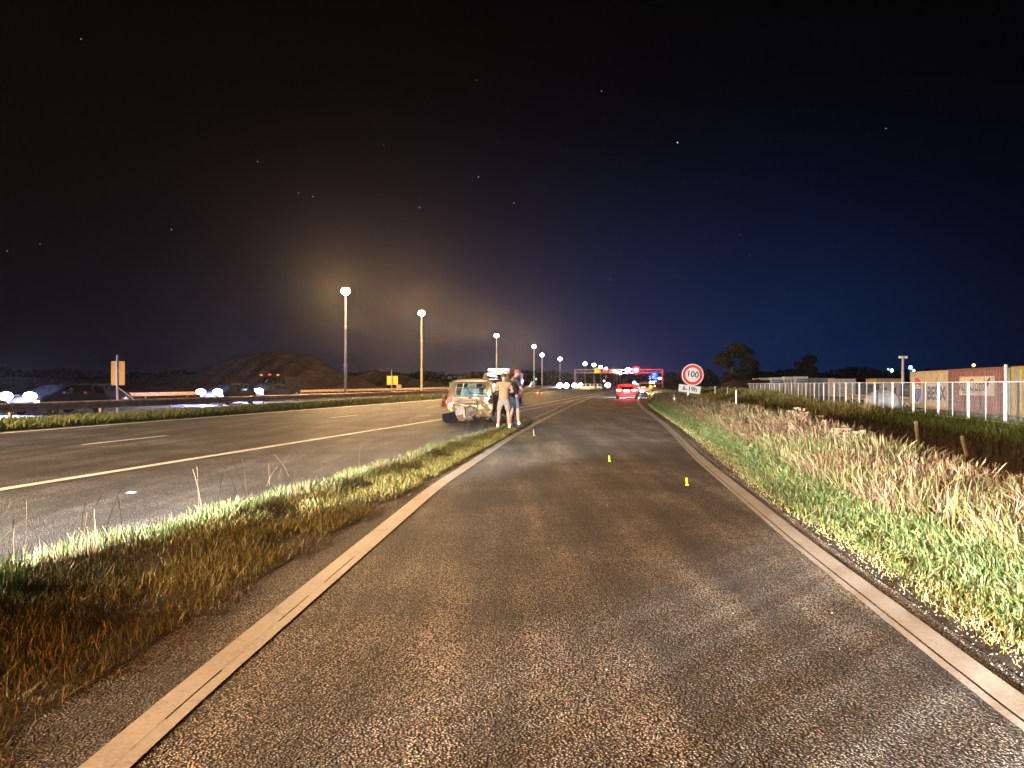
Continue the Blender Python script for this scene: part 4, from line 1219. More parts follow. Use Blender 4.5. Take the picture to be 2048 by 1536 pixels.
# ---- service van standing on the shoulder behind the viewer; its lamps light the scene
sv = van('service_van', 'service van on the shoulder behind the viewer with headlamps lighting the scene', (-12.4, -9.2, 0), math.radians(-41), M['white'], 5.3, 2.3, 2.0, head=True)
for s in (-1, 1):
    mb = MB(); mb.lathe([(0.11, -0.05), (0.11, 0.03), (0.09, 0.05)], (s * 0.13, 5.42, 1.3), 14, 0, Matrix.Rotation(math.radians(-90), 3, 'X')); mb.build('driving_lamp', M['head'], sv)
    spot('driving_beam', (s * 0.13, 5.52, 1.3), (s * 0.13 + 2.6, 30, 0.0), 155000, (1.0, 0.95, 0.88), 82, 1.0, 0.03, sv)
mb = MB(); mb.bar((-0.6, 5.38, 1.0), (0.6, 5.38, 1.15), 0.06); mb.bar((-0.45, 5.38, 0.6), (-0.45, 5.38, 1.25), 0.05); mb.bar((0.45, 5.38, 0.6), (0.45, 5.38, 1.25), 0.05); mb.build('bull_bar', M['galv'], sv)
mb = MB(); mb.box((0, 3.9, 2.36), (1.4, 0.3, 0.14)); mb.build('light_bar', M['blue_beacon'], sv, bevel=0.03)
point('beacon_light', (-0.5, 4.0, 2.6), 900, (0.25, 0.35, 1.0), sv, 0.1)

# ================================================================== cones
def cone(loc, label, tilt=0.0):
    r = empty('traffic_cone', loc, 0.3, label, 'traffic cone', 'traffic cones round the damaged car', rx=tilt)
    mb = MB(); mb.box((0, 0, 0.02), (0.42, 0.42, 0.04)); mb.build('base', M['cone'], r, bevel=0.01)
    mb = MB(); mb.lathe([(0.15, 0.04), (0.03, 0.82), (0.02, 0.86)], n=16); mb.build('cone_body', M['cone'], r, smooth=False)
    for z0, z1 in ((0.34, 0.50), (0.62, 0.74)):
        f = lambda z: 0.15 + (z - 0.04) / 0.78 * (0.03 - 0.15) + 0.003
        mb = MB(); mb.lathe([(f(z0), z0), (f(z1), z1)], n=16); mb.build('reflective_band', M['sign_white'], r)
    return r
x, y, _ = G(887, 812.5); cone((x, y, 0), 'red and white traffic cone beside the left rear of the damaged car')
x, y, _ = G(1077, 792.5); cone((x, y, 0), 'red and white traffic cone alone on the carriageway right of the two men')
cc = cone((PX(893, 43), 43, 0.0), 'squat red reflector cone lying tilted against the standing cone', 0.0)
cc.scale = (0.8, 0.8, 0.55); cc.rotation_euler = (0.2, 0.5, 0.3)

# ================================================================== speed sign
def disc(mb, r, y, n=40, m=0, r0=None):
    if r0 is None:
        vs = [(0, y, 0)] + [(r * math.cos(2 * math.pi * i / n), y, r * math.sin(2 * math.pi * i / n)) for i in range(n)]
        fs = [(0, 1 + i, 1 + (i + 1) % n) for i in range(n)]
    else:
        vs = [(q * math.cos(2 * math.pi * i / n), y, q * math.sin(2 * math.pi * i / n)) for q in (r0, r) for i in range(n)]
        fs = [(i, n + i, n + (i + 1) % n, (i + 1) % n) for i in range(n)]
    mb.add(vs, fs, m)
sx, sy, _ = G(1373, 812.6)
# the tilted sign: the whole post leans to the right
sg = empty('speed_sign', (sx, sy, -0.02), 0.0, 'round 100 speed limit sign with 6-19h plate on a leaning post', 'speed sign', ry=math.radians(7.5))
mb = MB(); mb.tube((0, 0.05, 0), (0, 0.05, 2.6), 0.045, n=12); mb.build('post', M['white'], sg)
R_ = 0.69
mb = MB(); mb.lathe([(R_, -0.012), (R_, 0.012)], (0.12, 0, 2.03), 44, 0, Matrix.Rotation(math.radians(90), 3, 'X')); plate = mb.build('sign_plate', M['sign_white'], sg)
mb = MB(); disc(mb, R_ * 0.90, -0.016, 44, r0=R_ * 0.66); ring = mb.build('red_ring', M['sign_red'], plate, loc=(0.12, 0, 2.03))
text_mesh('sign_number', '100', 0.52, M['ink_black'], plate, (0.12, -0.018, 2.05), extrude=0.001, bold=0.010)
mb = MB(); mb.box((0.05, 0, 1.12), (1.38, 0.02, 0.46)); sub = mb.build('time_plate', M['sign_white'], sg, bevel=0.004)
text_mesh('time_text', '6-19h', 0.40, M['ink_black'], sub, (0.06, -0.014, 1.12), extrude=0.001, bold=0.008)

# delineators and stakes
def delineator(loc, label):
    r = empty('delineator_post', loc, 0.1, label, 'marker post', 'roadside marker posts')
    mb = MB(); mb.prism([(-0.06, -0.04), (0.06, -0.04), (0.05, 0.04), (-0.05, 0.04)], 0, 0.74, 'Z'); mb.build('post_body', M['white'], r, bevel=0.01)
    mb = MB(); mb.box((0, 0, 0.66), (0.13, 0.10, 0.13)); mb.build('black_band', M['black'], r)
    mb = MB(); mb.box((0, -0.055, 0.66), (0.05, 0.012, 0.09)); mb.build('reflector', M['sign_white'], r)
x, y, _ = G(1348, 815.5); delineator((x, y, 0), 'short white marker post at the verge left of the speed sign')
def stake(px, ytop, ybase, Y, label, lean=0.0, m='wood', w=0.06):
    zb = PZ(ybase, Y); zt = PZ(ytop, Y)
    r = empty('stake', (PX(px, Y), Y, zb), 0.2, label, 'stake', 'stakes standing in the right verge', ry=lean)
    mb = MB(); mb.prism([(-w / 2, -w / 2), (w / 2, -w / 2), (w / 2, w / 2), (-w / 2, w / 2)], -0.1, zt - zb, 'Z'); mb.add([(-w / 2, -w / 2, zt - zb), (w / 2, -w / 2, zt - zb), (w / 2, w / 2, zt - zb), (-w / 2, w / 2, zt - zb), (0, 0, zt - zb + 0.05)], [(0, 1, 4), (1, 2, 4), (2, 3, 4), (3, 0, 4)])
    mb.build('stake_post', M[m], r)
stake(1472, 782, 832, 30, 'thin pale stake standing upright in the tall dry grass', 0.0, 'white', 0.035)
stake(1836, 843, 885, 22, 'weathered wooden stake at the ditch under the BESIX container', -0.12, 'wood', 0.075)
stake(1932, 872, 905, 18.5, 'short leaning wooden stake further down the ditch', -0.3, 'wood', 0.06)
stake(1430, 773, 786, 75, 'small field stake left of the earth bank', 0.0, 'white', 0.05)
stake(1455, 775, 786, 80, 'small field stake in front of the earth bank', 0.0, 'white', 0.05)

# glowing marker lights on the road
for px, py, lab in ((1219, 923, 'small yellow green glowing marker on the slip road, farther one'), (1374, 971, 'small yellow green glowing marker on the slip road, nearer one')):
    x, y, _ = G(px, py)
    r = empty('marker_light', (x, y, 0.004), 0.2, lab, 'marker light', 'glowing markers on the slip road'); r.scale = (0.75, 0.75, 0.85)
    mb = MB(); mb.lathe([(0.028, 0), (0.028, 0.012), (0.016, 0.02), (0.008, 0.035)], n=10); mb.build('base', M['marker_glow'], r)
    mb = MB(); mb.add([(-0.016, 0, 0.03), (0.012, 0, 0.03), (0.010, 0.004, 0.115), (-0.022, 0.004, 0.12), (-0.016, 0.006, 0.03), (0.012, 0.006, 0.03), (0.010, 0.010, 0.115), (-0.022, 0.010, 0.12)], [(0, 1, 2, 3), (7, 6, 5, 4), (0, 4, 5, 1), (2, 6, 7, 3), (1, 5, 6, 2), (0, 3, 7, 4)]); mb.build('tab', M['marker_glow'], r)
for px, py, lab, w, m in ((262, 987, 'teal plastic shard lying on the shoulder asphalt', 0.05, 'debris'), (1068, 872, 'small pale upright road tab near the left edge line', 0.02, 'straw_dry')):
    x, y, _ = G(px, py)
    r = empty('debris_piece', (x, y, 0.006), 0.4, lab, 'debris')
    mb = MB()
    if m == 'debris': mb.add([(-0.06, -0.012, 0), (0.05, -0.02, 0), (0.07, 0.015, 0.01), (-0.03, 0.02, 0.02), (0, 0, 0.024)], [(0, 1, 4), (1, 2, 4), (2, 3, 4), (3, 0, 4), (3, 2, 1, 0)])
    else: mb.prism([(-0.03, -0.01), (0.04, -0.01), (0.04, 0.01), (-0.03, 0.01)], 0, 0.01, 'Z'); mb.bar((0, 0, 0), (-0.02, 0, 0.17), 0.035, 0.01)
    mb.build('shard', M['debris'] if m == 'debris' else M['wood'], r)
rr_ = random.Random(5)
for k in range(16):
    px = rr_.uniform(1080, 1700); py = rr_.uniform(880, 1350)
    x, y, _ = G(px, py)
    if x > float(slipR(y)) - 0.3: continue
    s = rr_.uniform(0.003, 0.006)
    mb = MB(); mb.add([(s, 0, 0), (0, s * 1.2, 0), (-s, 0, 0), (0, -s, 0), (0, 0, s * 1.2)], [(0, 1, 4), (1, 2, 4), (2, 3, 4), (3, 0, 4), (3, 2, 1, 0)])
    o = mb.build('glass_crumb', M['white'], loc=(x, y, 0.005)); tag(o, 'tiny white chip lying on the slip road asphalt', 'debris', 'chips scattered on the slip road')

# ================================================================== signs behind the guardrail
def back_sign(px, Y, x0, x1, yt, yb, ypole, m, label, brace):
    cx = PX(px, Y)
    r = empty('road_sign', (cx, Y, 0), 0, label, 'road sign')
    mb = MB(); mb.tube((0, 0, 0), (0, 0, PZ(ypole, Y)), 0.045, n=10); mb.build('pole', M['galv'], r)
    a, b = PX(x0, Y) - cx, PX(x1, Y) - cx; zt, zb = PZ(yt, Y), PZ(yb, Y)
    for s, (u, v) in enumerate(((a, -0.03), (0.03, b))):
        mb = MB(); mb.box(((u + v) / 2, 0.06, (zt + zb) / 2), (v - u - 0.03, 0.02, zt - zb - 0.03)); mb.build('board', m, r)
    mb = MB(); w = 0.022
    for (p, q) in (((a, zt), (b, zt)), ((a, zb), (b, zb)), ((a, zb), (a, zt)), ((b, zb), (b, zt))): mb.bar((p[0], 0.05, p[1]), (q[0], 0.05, q[1]), w, 0.05)
    mb.build('board_frame', M['signback'], r)
    for bx in brace:
        mb = MB(); mb.bar((0, 0, zb - 0.1), (bx, 0.3, PZ(800, Y)), 0.05); mb.build('brace', M['galv'], r)
    return r
back_sign(234.5, 31, 222, 247.5, 723.5, 769, 710, M['signback'], 'back of a tall orange lit sign board on a braced pole behind the guardrail', (0.6,))
bs = back_sign(783.5, 61, 774, 795, 752.5, 769, 739.5, M['signyellow'], 'back of a small square yellow sign on a pole below the second street lamp', (0.35,))
mb = MB(); mb.box((0.62, 0.1, PZ(774, 61)), (0.42, 0.3, 0.42)); o = mb.build('control_box', M['banner'], bs, bevel=0.02)
for px, y0, lab in ((900, 765, 'thin teal reflector post behind the guardrail left of the damaged car, farther'), (908, 764, 'thin teal reflector post behind the guardrail left of the damaged car, nearer')):
    Y = 62
    r = empty('reflector_post', (PX(px, Y), Y, 0), 0, lab, 'marker post', 'teal reflector posts')
    mb = MB(); mb.box((0, 0, PZ(y0, Y) / 2), (0.07, 0.05, PZ(y0, Y))); mb.build('post', M['debris'], r)
    mb = MB(); mb.box((0.05, -0.02, PZ(775, Y)), (0.2, 0.06, 0.08)); mb.build('reflector', M['debris'], r)
# small sign and green signal next to the fourth lamp
Y = 142
r = empty('small_sign', (PX(1068, Y) - 0.3, Y, 0), 0, 'small pale sign box at the foot of the fourth street lamp', 'sign')
mb = MB(); mb.tube((0, 0, 0), (0, 0, 1.6), 0.05); mb.build('pole', M['galv'], r)
mb = MB(); mb.box((-0.1, -0.06, 1.75), (0.62, 0.06, 0.42)); mb.build('board', M['banner'], r)
r = empty('green_signal', (PX(1071, Y) + 0.1, Y + 0.4, 0), 0, 'small glowing green lamp right of the fourth street lamp pole', 'signal')
mb = MB(); mb.tube((0, 0, 0), (0, 0, 2.3), 0.04); mb.build('pole', M['galv'], r)
mb = MB(); mb.ball((0, -0.1, 2.42), 0.20, 10, 8); mb.build('lens', emit('green_lamp_lit', (0.05, 0.75, 0.45), 3), r)

# ================================================================== gantries
def gantry(name, pxl, pxr, Y, ptop, thick, label, signs=True):
    xl, xr = PX(pxl, Y), PX(pxr, Y)
    zt = PZ(ptop, Y); zb_ = zt - thick
    r = empty(name, (xl, Y, 0), 0, label, 'gantry')
    W_ = xr - xl
    for i, x in enumerate((0, W_)):
        mb = MB(); mb.box((x, 0, zt / 2), (0.62, 0.7, zt)); mb.build('leg', M['dirty_white'], r, bevel=0.05)
    for z in (zt - 0.15, zb_):
        mb = MB(); mb.box((W_ / 2, 0, z), (W_, 0.5, 0.32)); mb.build('chord', M['dirty_white'], r)
    n = max(6, int(W_ / 1.7)); s = W_ / n
    for i in range(n):
        a, b = (zb_, zt - 0.15) if i % 2 == 0 else (zt - 0.15, zb_)
        mb = MB(); mb.bar((i * s, 0, a), ((i + 1) * s, 0, b), 0.16, 0.16); mb.build('truss_bar', M['dirty_white'], r)
    return r, xl, zt, zb_
GY = 285.0
g, gx, gzt, gzb = gantry('gantry', 1150, 1325, GY, 738.5, 1.45, 'white steel lattice gantry spanning the motorway with red signal', True)
def on_gantry(px, py, w, h, m, name, depth=0.25, dy=-0.5, core=None):
    mb = MB(); mb.box((PX(px, GY) - gx, dy, PZ(py, GY)), (w, depth, h)); return mb.build(name, m, g, bevel=0.04)
for px in (1196,):
    on_gantry(px, 741, 2.2, 2.0, M['amber_sign'], 'sign_box'); on_gantry(1191.5, 743, 1.0, 1.3, M['amber'], 'lit_panel', dy=-0.7); on_gantry(1196.5, 743, 0.7, 1.1, M['amber'], 'lit_panel', dy=-0.7)
for px in (1207, 1213, 1221): on_gantry(px, 742, 1.1, 1.0, M['amber_sign'], 'sign_box')
mb = MB(); mb.ball((PX(1271.5, GY) - gx, -0.8, PZ(740.5, GY)), 1.55, 20, 12, 0, (1, 0.3, 1)); rs = mb.build('red_signal', M['red_signal'], g, smooth=True)
mb = MB(); mb.ball((PX(1271.5, GY) - gx, -1.2, PZ(740.5, GY)), 0.7, 16, 10, 0, (1, 0.3, 1)); mb.build('signal_core', M['signal_core'], rs, smooth=True)
mb = MB(); mb.ball((PX(1255.5, GY) - gx, -0.8, PZ(740, GY)), 0.85, 16, 10, 0, (1.1, 0.3, 0.9)); mb.build('white_signal', M['head_blue'], g, smooth=True)
point('signal_light', (PX(1271.5, GY) - gx, -9.0, PZ(740.5, GY)), 14000, (1.0, 0.03, 0.08), g, 0.3)
point('white_signal_light', (PX(1255.5, GY) - gx, -2.5, PZ(740, GY)), 4000, (0.7, 0.75, 1.0), g, 0.3)
# maintenance platform at the right leg
mb = MB(); mb.box((PX(1319, GY) - gx, -0.4, PZ(767, GY)), (2.6, 0.9, 0.3)); mb.build('platform', M['dirty_white'], g)
# blue direction signs beyond the gantry
def blue_sign(cells, Y, label):
    r = empty('direction_sign', (PX(1309, Y), Y, 0), 0, label, 'direction sign')
    bx = PX(1309, Y)
    for s in (-1, 1):
        mb = MB(); mb.tube((s * 1.4, 0.2, 0), (s * 1.4, 0.2, PZ(745, Y)), 0.1); mb.build('post', M['galv'], r)
    for (x0, x1, y0, y1, lines) in cells:
        mb = MB(); mb.box(((PX(x0, Y) + PX(x1, Y)) / 2 - bx, 0, (PZ(y0, Y) + PZ(y1, Y)) / 2), (PX(x1, Y) - PX(x0, Y) - 0.1, 0.12, PZ(y0, Y) - PZ(y1, Y) - 0.1)); pn = mb.build('panel', M['blue_sign'], r)
        for (u, v, wv) in lines:
            mb = MB(); mb.box((PX(u, Y) - bx, -0.08, PZ(v, Y)), (wv, 0.02, 0.16)); mb.build('text_line', M['blue_text'], pn)
    return r
blue_sign([(1303, 1315.5, 744, 757.5, [(1308, 747, 1.1), (1309, 750, 1.4), (1307, 753, 1.0), (1309, 756, 1.7)]), (1307.5, 1315.8, 742.7, 744, []), (1297.5, 1303, 751, 759.5, [(1300, 754, 0.6), (1300, 757, 0.7)]), (1307, 1314.5, 758, 765, [(1310.5, 760.5, 0.9), (1311, 763, 0.9)])], 250, 'stepped blue lit direction sign panels inside the right gantry leg')
g2, g2x, g2t, g2b = gantry('gantry', 1243.5, 1330, 620, 756.8, 1.6, 'small far gantry with yellow lit sign bar seen under the near one')
for px, w in ((1250, 2.6), (1256, 2.8), (1262, 2.6)):
    mb = MB(); mb.box((PX(px, 620) - g2x, -0.6, PZ(757.5, 620)), (w, 0.3, 2.0)); mb.build('sign_panel', M['amber'], g2)
# white lamp between orange and signal on its own short mast (right side)
r = empty('twin_lamp', (PX(1319.5, 240), 240, 0), 0, 'twin orange white lamp head inside the right gantry leg', 'lamp')
mb = MB(); mb.tube((0, 0, 0), (0, 0, PZ(751, 240)), 0.07); mb.build('pole', M['galv'], r)
for s in (-1, 1):
    mb = MB(); mb.ball((s * 0.32, -0.1, PZ(757, 240)), 0.26, 10, 8); mb.build('lamp_bulb', M['lamp_far'], r, smooth=True)

# ================================================================== site fence
FX = lambda y: 16.1 + 0.197 * y
FZ = -0.50
fence_rot = -math.atan(0.197)
PL = 3.68
def fence_panel(Y, label, proto=None, wires=True):
    if proto is not None:
        r = copy_tree(proto); 
    else:
        r = empty('fence_panel', (0, 0, 0), 0, None, 'fence panel')
        h = 2.0; Lp = PL - 0.06
        for y in (0.0, Lp):
            mb = MB(); mb.tube((0, y, -0.15), (0, y, h), 0.038, n=8); mb.build('post', M['white'], r)
        mb = MB(); mb.tube((0, Lp / 2, 0.12), (0, Lp / 2, h), 0.02, n=6); mb.build('middle_post', M['white'], r)
        for z, w in ((h, 0.024), (0.14, 0.024)):
            mb = MB(); mb.tube((0, 0, z), (0, Lp, z), w, n=6); mb.build('rail', M['white'], r)
        mb = MB()
        for k in range(1, 34):
            y = Lp * k / 34
            mb.tube((0, y, 0.14), (0, y, h), 0.0035, n=3, caps=False)
        for k in range(1, 8): mb.tube((0, 0, 0.14 + k * 0.23), (0, Lp, 0.14 + k * 0.23), 0.0035, n=3, caps=False)
        o = mb.build('wire_mesh', M['grey_steel'], r); o['kind'] = 'stuff'
        mb = MB(); mb.box((0, 0, -0.06), (0.62, 0.2, 0.14)); mb.build('concrete_foot', M['concrete'], r, bevel=0.02)
        mb = MB(); mb.box((-0.03, 0.0, 1.55), (0.08, 0.14, 0.05)); mb.build('clamp', M['galv'], r)
    r.location = (FX(Y), Y, FZ); r.rotation_euler = (0, 0, fence_rot)
    r['label'] = label; r['group'] = 'mesh fence panels along the construction site'
    return r
special = {0: 'nearest fence panel at the right picture edge before the yellow container', 1: 'fence panel before the right half of the rust red container', 2: 'fence panel before the van Oord banner', 3: 'fence panel before the word BESIX', 4: 'fence panel before the red and blue emblem', 5: 'fence panel before the white tarpaulin heap'}
fence_ord = ['', '', '', '', '', '', 'seventh', 'eighth', 'ninth', 'tenth', 'eleventh', 'twelfth', 'thirteenth', 'fourteenth', 'fifteenth', 'sixteenth', 'seventeenth', 'eighteenth']
proto = None
Y = 28.1; i = 0
while Y < 150:
    p_ = fence_panel(Y, special.get(i, (fence_ord[i] + ' mesh fence panel counted from the right picture edge') if i < len(fence_ord) else 'far small mesh fence panel in the long row towards the trees'), proto)
    if proto is None: proto = p_
    Y += PL; i += 1

# ================================================================== containers
KX = lambda y: 19.15 + 0.197 * y
KZ = -0.30
def container(name, y0, y1, ht, m, label, door=False, depth=2.4):
    r = empty(name, (KX(y0), y0, KZ), fence_rot, label, 'container', 'shipping containers behind the fence')
    L_ = (y1 - y0) / math.cos(math.atan(0.197)) - 0.08
    # corrugated road side, local y along the row, x away from the road
    mb = MB()
    pitch = 0.33; n = int((L_ - 0.3) / pitch)
    pts = []
    y = 0.15
    for k in range(n):
        pts += [(y, 0.0), (y + pitch * 0.40, 0.0), (y + pitch * 0.48, 0.07), (y + pitch * 0.92, 0.07)]
        y += pitch
    pts.append((L_ - 0.15, 0.0))
    vs = []
    for (a, d) in pts: vs += [(0.05 + d, a, 0.18), (0.05 + d, a, ht - 0.14)]
    fs = [(2 * i, 2 * i + 1, 2 * i + 3, 2 * i + 2) for i in range(len(pts) - 1)]
    mb.add(vs, fs)
    side = mb.build('corrugated_side', m, r)
    mb = MB()
    mb.box((0.075, L_ / 2, 0.09), (0.15, L_, 0.18)); mb.build('bottom_rail', m, r)
    mb = MB(); mb.box((0.075, L_ / 2, ht - 0.07), (0.14, L_ - 0.02, 0.138)); mb.build('top_rail', m, r)
    for y in (0.075, L_ - 0.075):
        mb = MB(); mb.box((0.07, y, ht / 2), (0.16, 0.16, ht)); mb.build('corner_post', m, r, bevel=0.01)
    mb = MB(); mb.box((depth / 2 + 0.1, L_ / 2, ht - 0.05), (depth - 0.1, L_ - 0.06, 0.06)); mb.build('roof', m, r)
    mb = MB(); mb.box((depth / 2, L_ - 0.09, ht / 2), (depth - 0.2, 0.05, ht - 0.3)); mb.build('end_wall', m, r)
    mb = MB(); mb.box((depth / 2, 0.09, ht / 2), (depth - 0.2, 0.05, ht - 0.3)); mb.build('end_wall', m, r)
    mb = MB(); mb.box((depth, L_ / 2, ht / 2), (0.05, L_ - 0.1, ht - 0.1)); mb.build('back_wall', m, r)
    mb = MB(); mb.box((depth / 2, L_ / 2, 0.14), (depth - 0.1, L_ - 0.1, 0.06)); mb.build('floor', m, r)
    return r, L_
kb, kbl = container('container', 45.15, 51.6, 2.60, M['cbeige'], 'beige corrugated container printed BESIX with red and blue emblem')
kr, krl = container('container', 38.1, 45.0, 2.64, M['rust'], 'rust red corrugated container carrying a pale van Oord banner')
# side printing: texts read from the road, so they face -x
def side_rot(): return (math.radians(90), 0, math.radians(-90))
def onside(r, px, Y0):  # distance along the container for a photo column
    Yc = 26810.0 / (px - 1300.0)
    return (Yc - Y0) / math.cos(math.atan(0.197))
yb_ = lambda px: onside(kb, px, 45.15)
def zside(px, py):
    Yc = 26810.0 / (px - 1300.0); return PZ(py, Yc) - KZ
def side_panel(parent, Y0, px0, px1, py0, py1, m, name, x=0.0, th=0.012, parentobj=None):
    pm = (px0 + px1) / 2
    a, b = onside(None, px0, Y0), onside(None, px1, Y0)
    z1, z0 = zside(pm, py0), zside(pm, py1)
    mb = MB(); mb.box((x, (a + b) / 2, (z0 + z1) / 2), (th, abs(a - b), z1 - z0)); return mb.build(name, m, parent)
pw = side_panel(kb, 45.15, 1851, 1895, 767, 801, M['print_white'], 'white_print_field', 0.036, 0.012)
tx = text_mesh('company_name', 'BESIX', 1.25, M['ink'], pw, (0.02, yb_(1871.5), zside(1871, 788)), side_rot(), extrude=0.004, bold=0.03, xs=0.98)
# emblem: white-edged oval, red cap over blue pillars
ey, ez = yb_(1834), zside(1834, 778)
def oval(name, ry, rz_, x, m, parent, zlo=None, zhi=None, th=0.012, cy=0, cz=0):
    mb = MB(); n = 36; pts = []
    for i in range(n):
        t = 2 * math.pi * i / n
        y_, z_ = ry * math.cos(t), rz_ * math.sin(t)
        if zlo is not None: z_ = max(z_, zlo)
        if zhi is not None: z_ = min(z_, zhi)
        pts.append((ey + cy + y_, ez + cz + z_))
    mb.prism(pts, x, x - th, 'X'); return mb.build(name, m, parent)
em = oval('emblem_field', 1.02, 1.03, 0.038, M['print_white'], kb, cz=-0.08)
oval('emblem_red_cap', 0.82, 0.80, 0.022, M['ink_red'], em, zlo=0.22, cz=0.02)
oval('emblem_blue_base', 0.72, 0.80, 0.020, M['ink_blue'], em, zhi=0.12, cz=-0.1)
oval('emblem_white_curve', 0.95, 0.55, 0.010, M['print_white'], em, zlo=0.40, cz=-0.22, th=0.004)
for k in range(4):
    mb = MB(); mb.box((0.006, ey + 0.42 - 0.28 * k, ez - 0.42), (0.004, 0.045, 0.75)); mb.build('emblem_white_bar', M['print_white'], em)
# banner on the rust container
bn = side_panel(kr, 38.1, 1919, 1989, 752.5, 791, M['banner'], 'banner', 0.0, 0.02)
sb = side_panel(kr, 38.1, 1921, 1978, 755, 763, M['banner_sand'], 'banner_stripe', -0.014, 0.006); sb.parent = bn
ty = lambda px: onside(None, px, 38.1)
text_mesh('banner_text', 'van Oord', 0.98, M['ink_black'], bn, (-0.016, ty(1943), zside(1943, 770.5)), side_rot(), extrude=0.003, bold=0.006, xs=0.92)
text_mesh('banner_small_text', 'Marine ingenuity', 0.36, M['ink'], bn, (-0.016, ty(1948), zside(1948, 782)), side_rot(), extrude=0.003, xs=1.0) if False else None
for k, (a, b, yy) in enumerate(((1926, 1940, 781), (1944, 1964, 780), (1926, 1936, 785))):
    q = side_panel(kr, 38.1, a, b, yy, yy + 1.6, M['ink'], 'faded_small_print', -0.014, 0.004); q.parent = bn
# dark swoosh at the banner's right
mb = MB(); pts = [(ty(1972), zside(1972, 764)), (ty(1980), zside(1980, 755)), (ty(1982), zside(1982, 757)), (ty(1979), zside(1979, 766)), (ty(1976), zside(1976, 773)), (ty(1972), zside(1972, 771))]
mb.prism(pts, -0.012, -0.018, 'X'); mb.build('banner_swoosh', M['ink'], bn)
# rusted lower skirt patches are in the paint; yellow container with locking bars
ky, kyl = container('container', 31.0, 37.2, 2.62, M['cyellow'], 'yellow container with dark vertical bars at the right picture edge')
for px, w in ((2017, 0.16), (2032, 0.34), (2047, 0.12)):
    a = onside(None, px, 31.0)
    mb = MB(); mb.box((0.03, a, 1.31), (0.05, w, 2.5)); mb.build('locking_bar', M['grey_steel'], ky, bevel=0.01)
mb = MB(); mb.tube((0.0, onside(None, 2012, 31.0) + 0.0, 0.2), (0.0, onside(None, 2012, 31.0), 2.75), 0.09); mb.build('grey_post', M['galv'], ky)
# orange lamp on the red container roof
r = empty('roof_lamp', (KX(41.4), 41.4, KZ + 2.64), fence_rot, 'tiny orange warning lamp on the roof of the rust red container', 'lamp')
mb = MB(); mb.lathe([(0.07, 0), (0.07, 0.08), (0.05, 0.1)], n=10); mb.build('base', M['black'], r)
mb = MB(); mb.ball((0, 0, 0.17), 0.09, 10, 8); mb.build('lens', emit('orange_warning_lit', (1.0, 0.55, 0.12), 5), r)
point('lamp_light', (0, 0, 0.35), 3, (1, 0.6, 0.2), r, 0.05)

# low boxes / site stores between
def site_box(px0, px1, Y, pt, pb, m, label, depth=2.4):
    x0, x1 = PX(px0, Y), PX(px1, Y); zt, zb2 = PZ(pt, Y), -0.5
    r = empty('site_store', (x0, Y, zb2), 0, label, 'site store')
    n = max(2, int((x1 - x0) / 3)); w = (x1 - x0) / n
    for k in range(n):
        mb = MB(); mb.box((w * (k + 0.5), depth / 2, (zt - zb2) / 2), (w - 0.06, depth, zt - zb2)); mb.build('panel', m, r, bevel=0.02)
    mb = MB(); mb.box(((x1 - x0) / 2, depth / 2, zt - zb2 + 0.04), (x1 - x0 + 0.1, depth + 0.1, 0.08)); mb.build('roof', m, r)
    return r
site_box(1614, 1670, 108, 757, 775, M['grey_steel'], 'low grey store behind the fence right of the blue banners, taller left one')
site_box(1670, 1712, 104, 758.5, 775, M['dirty_white'], 'low pale store behind the fence, lower right one of two')
site_box(1752, 1808, 82, 758.5, 775, M['cbeige'], 'low sand coloured store left of the BESIX container')
# stacked timber beams on trestles behind the fence
def beam_stack():
    r = empty('beam_stack', (KX(52.5) + 0.5, 52.5, -0.5), fence_rot, 'long pale beams lying on trestles behind the fence', 'beam stack')
    L_ = 18
    for k, z in enumerate((0.55, 0.82)):
        mb = MB(); mb.box((0, L_ / 2, z), (0.3, L_, 0.2)); mb.build('beam', M['cbeige'], r, bevel=0.02)
    for k in range(6):
        y = 1 + k * 3.2
        mb = MB(); mb.bar((-0.35, y, 0), (0, y, 0.46), 0.08); mb.bar((0.35, y, 0), (0, y, 0.46), 0.08); mb.box((0, y, 0.45), (0.7, 0.1, 0.06)); mb.build('trestle', M['dirty_white'], r)
beam_stack()
def dark_wall():
    r = empty('site_cabin', (KX(54) + 4.5, 54, -0.5), fence_rot, 'long dark grey site cabin row seen through the fence behind the beams', 'site cabin')
    for k in range(4):
        mb = MB(); mb.box((1.2, 3.1 + k * 6.2, 0.95), (2.4, 6.1, 1.9)); mb.build('module', M['dark_car'] if k % 2 else M['grey_steel'], r, bevel=0.03)
        for q in (1.5, 4.2):
            mb = MB(); mb.box((-0.02, 0.2 + k * 6.2 + q, 1.2), (0.04, 1.1, 0.7)); mb.build('window', M['dark_glass'], r)
dark_wall()
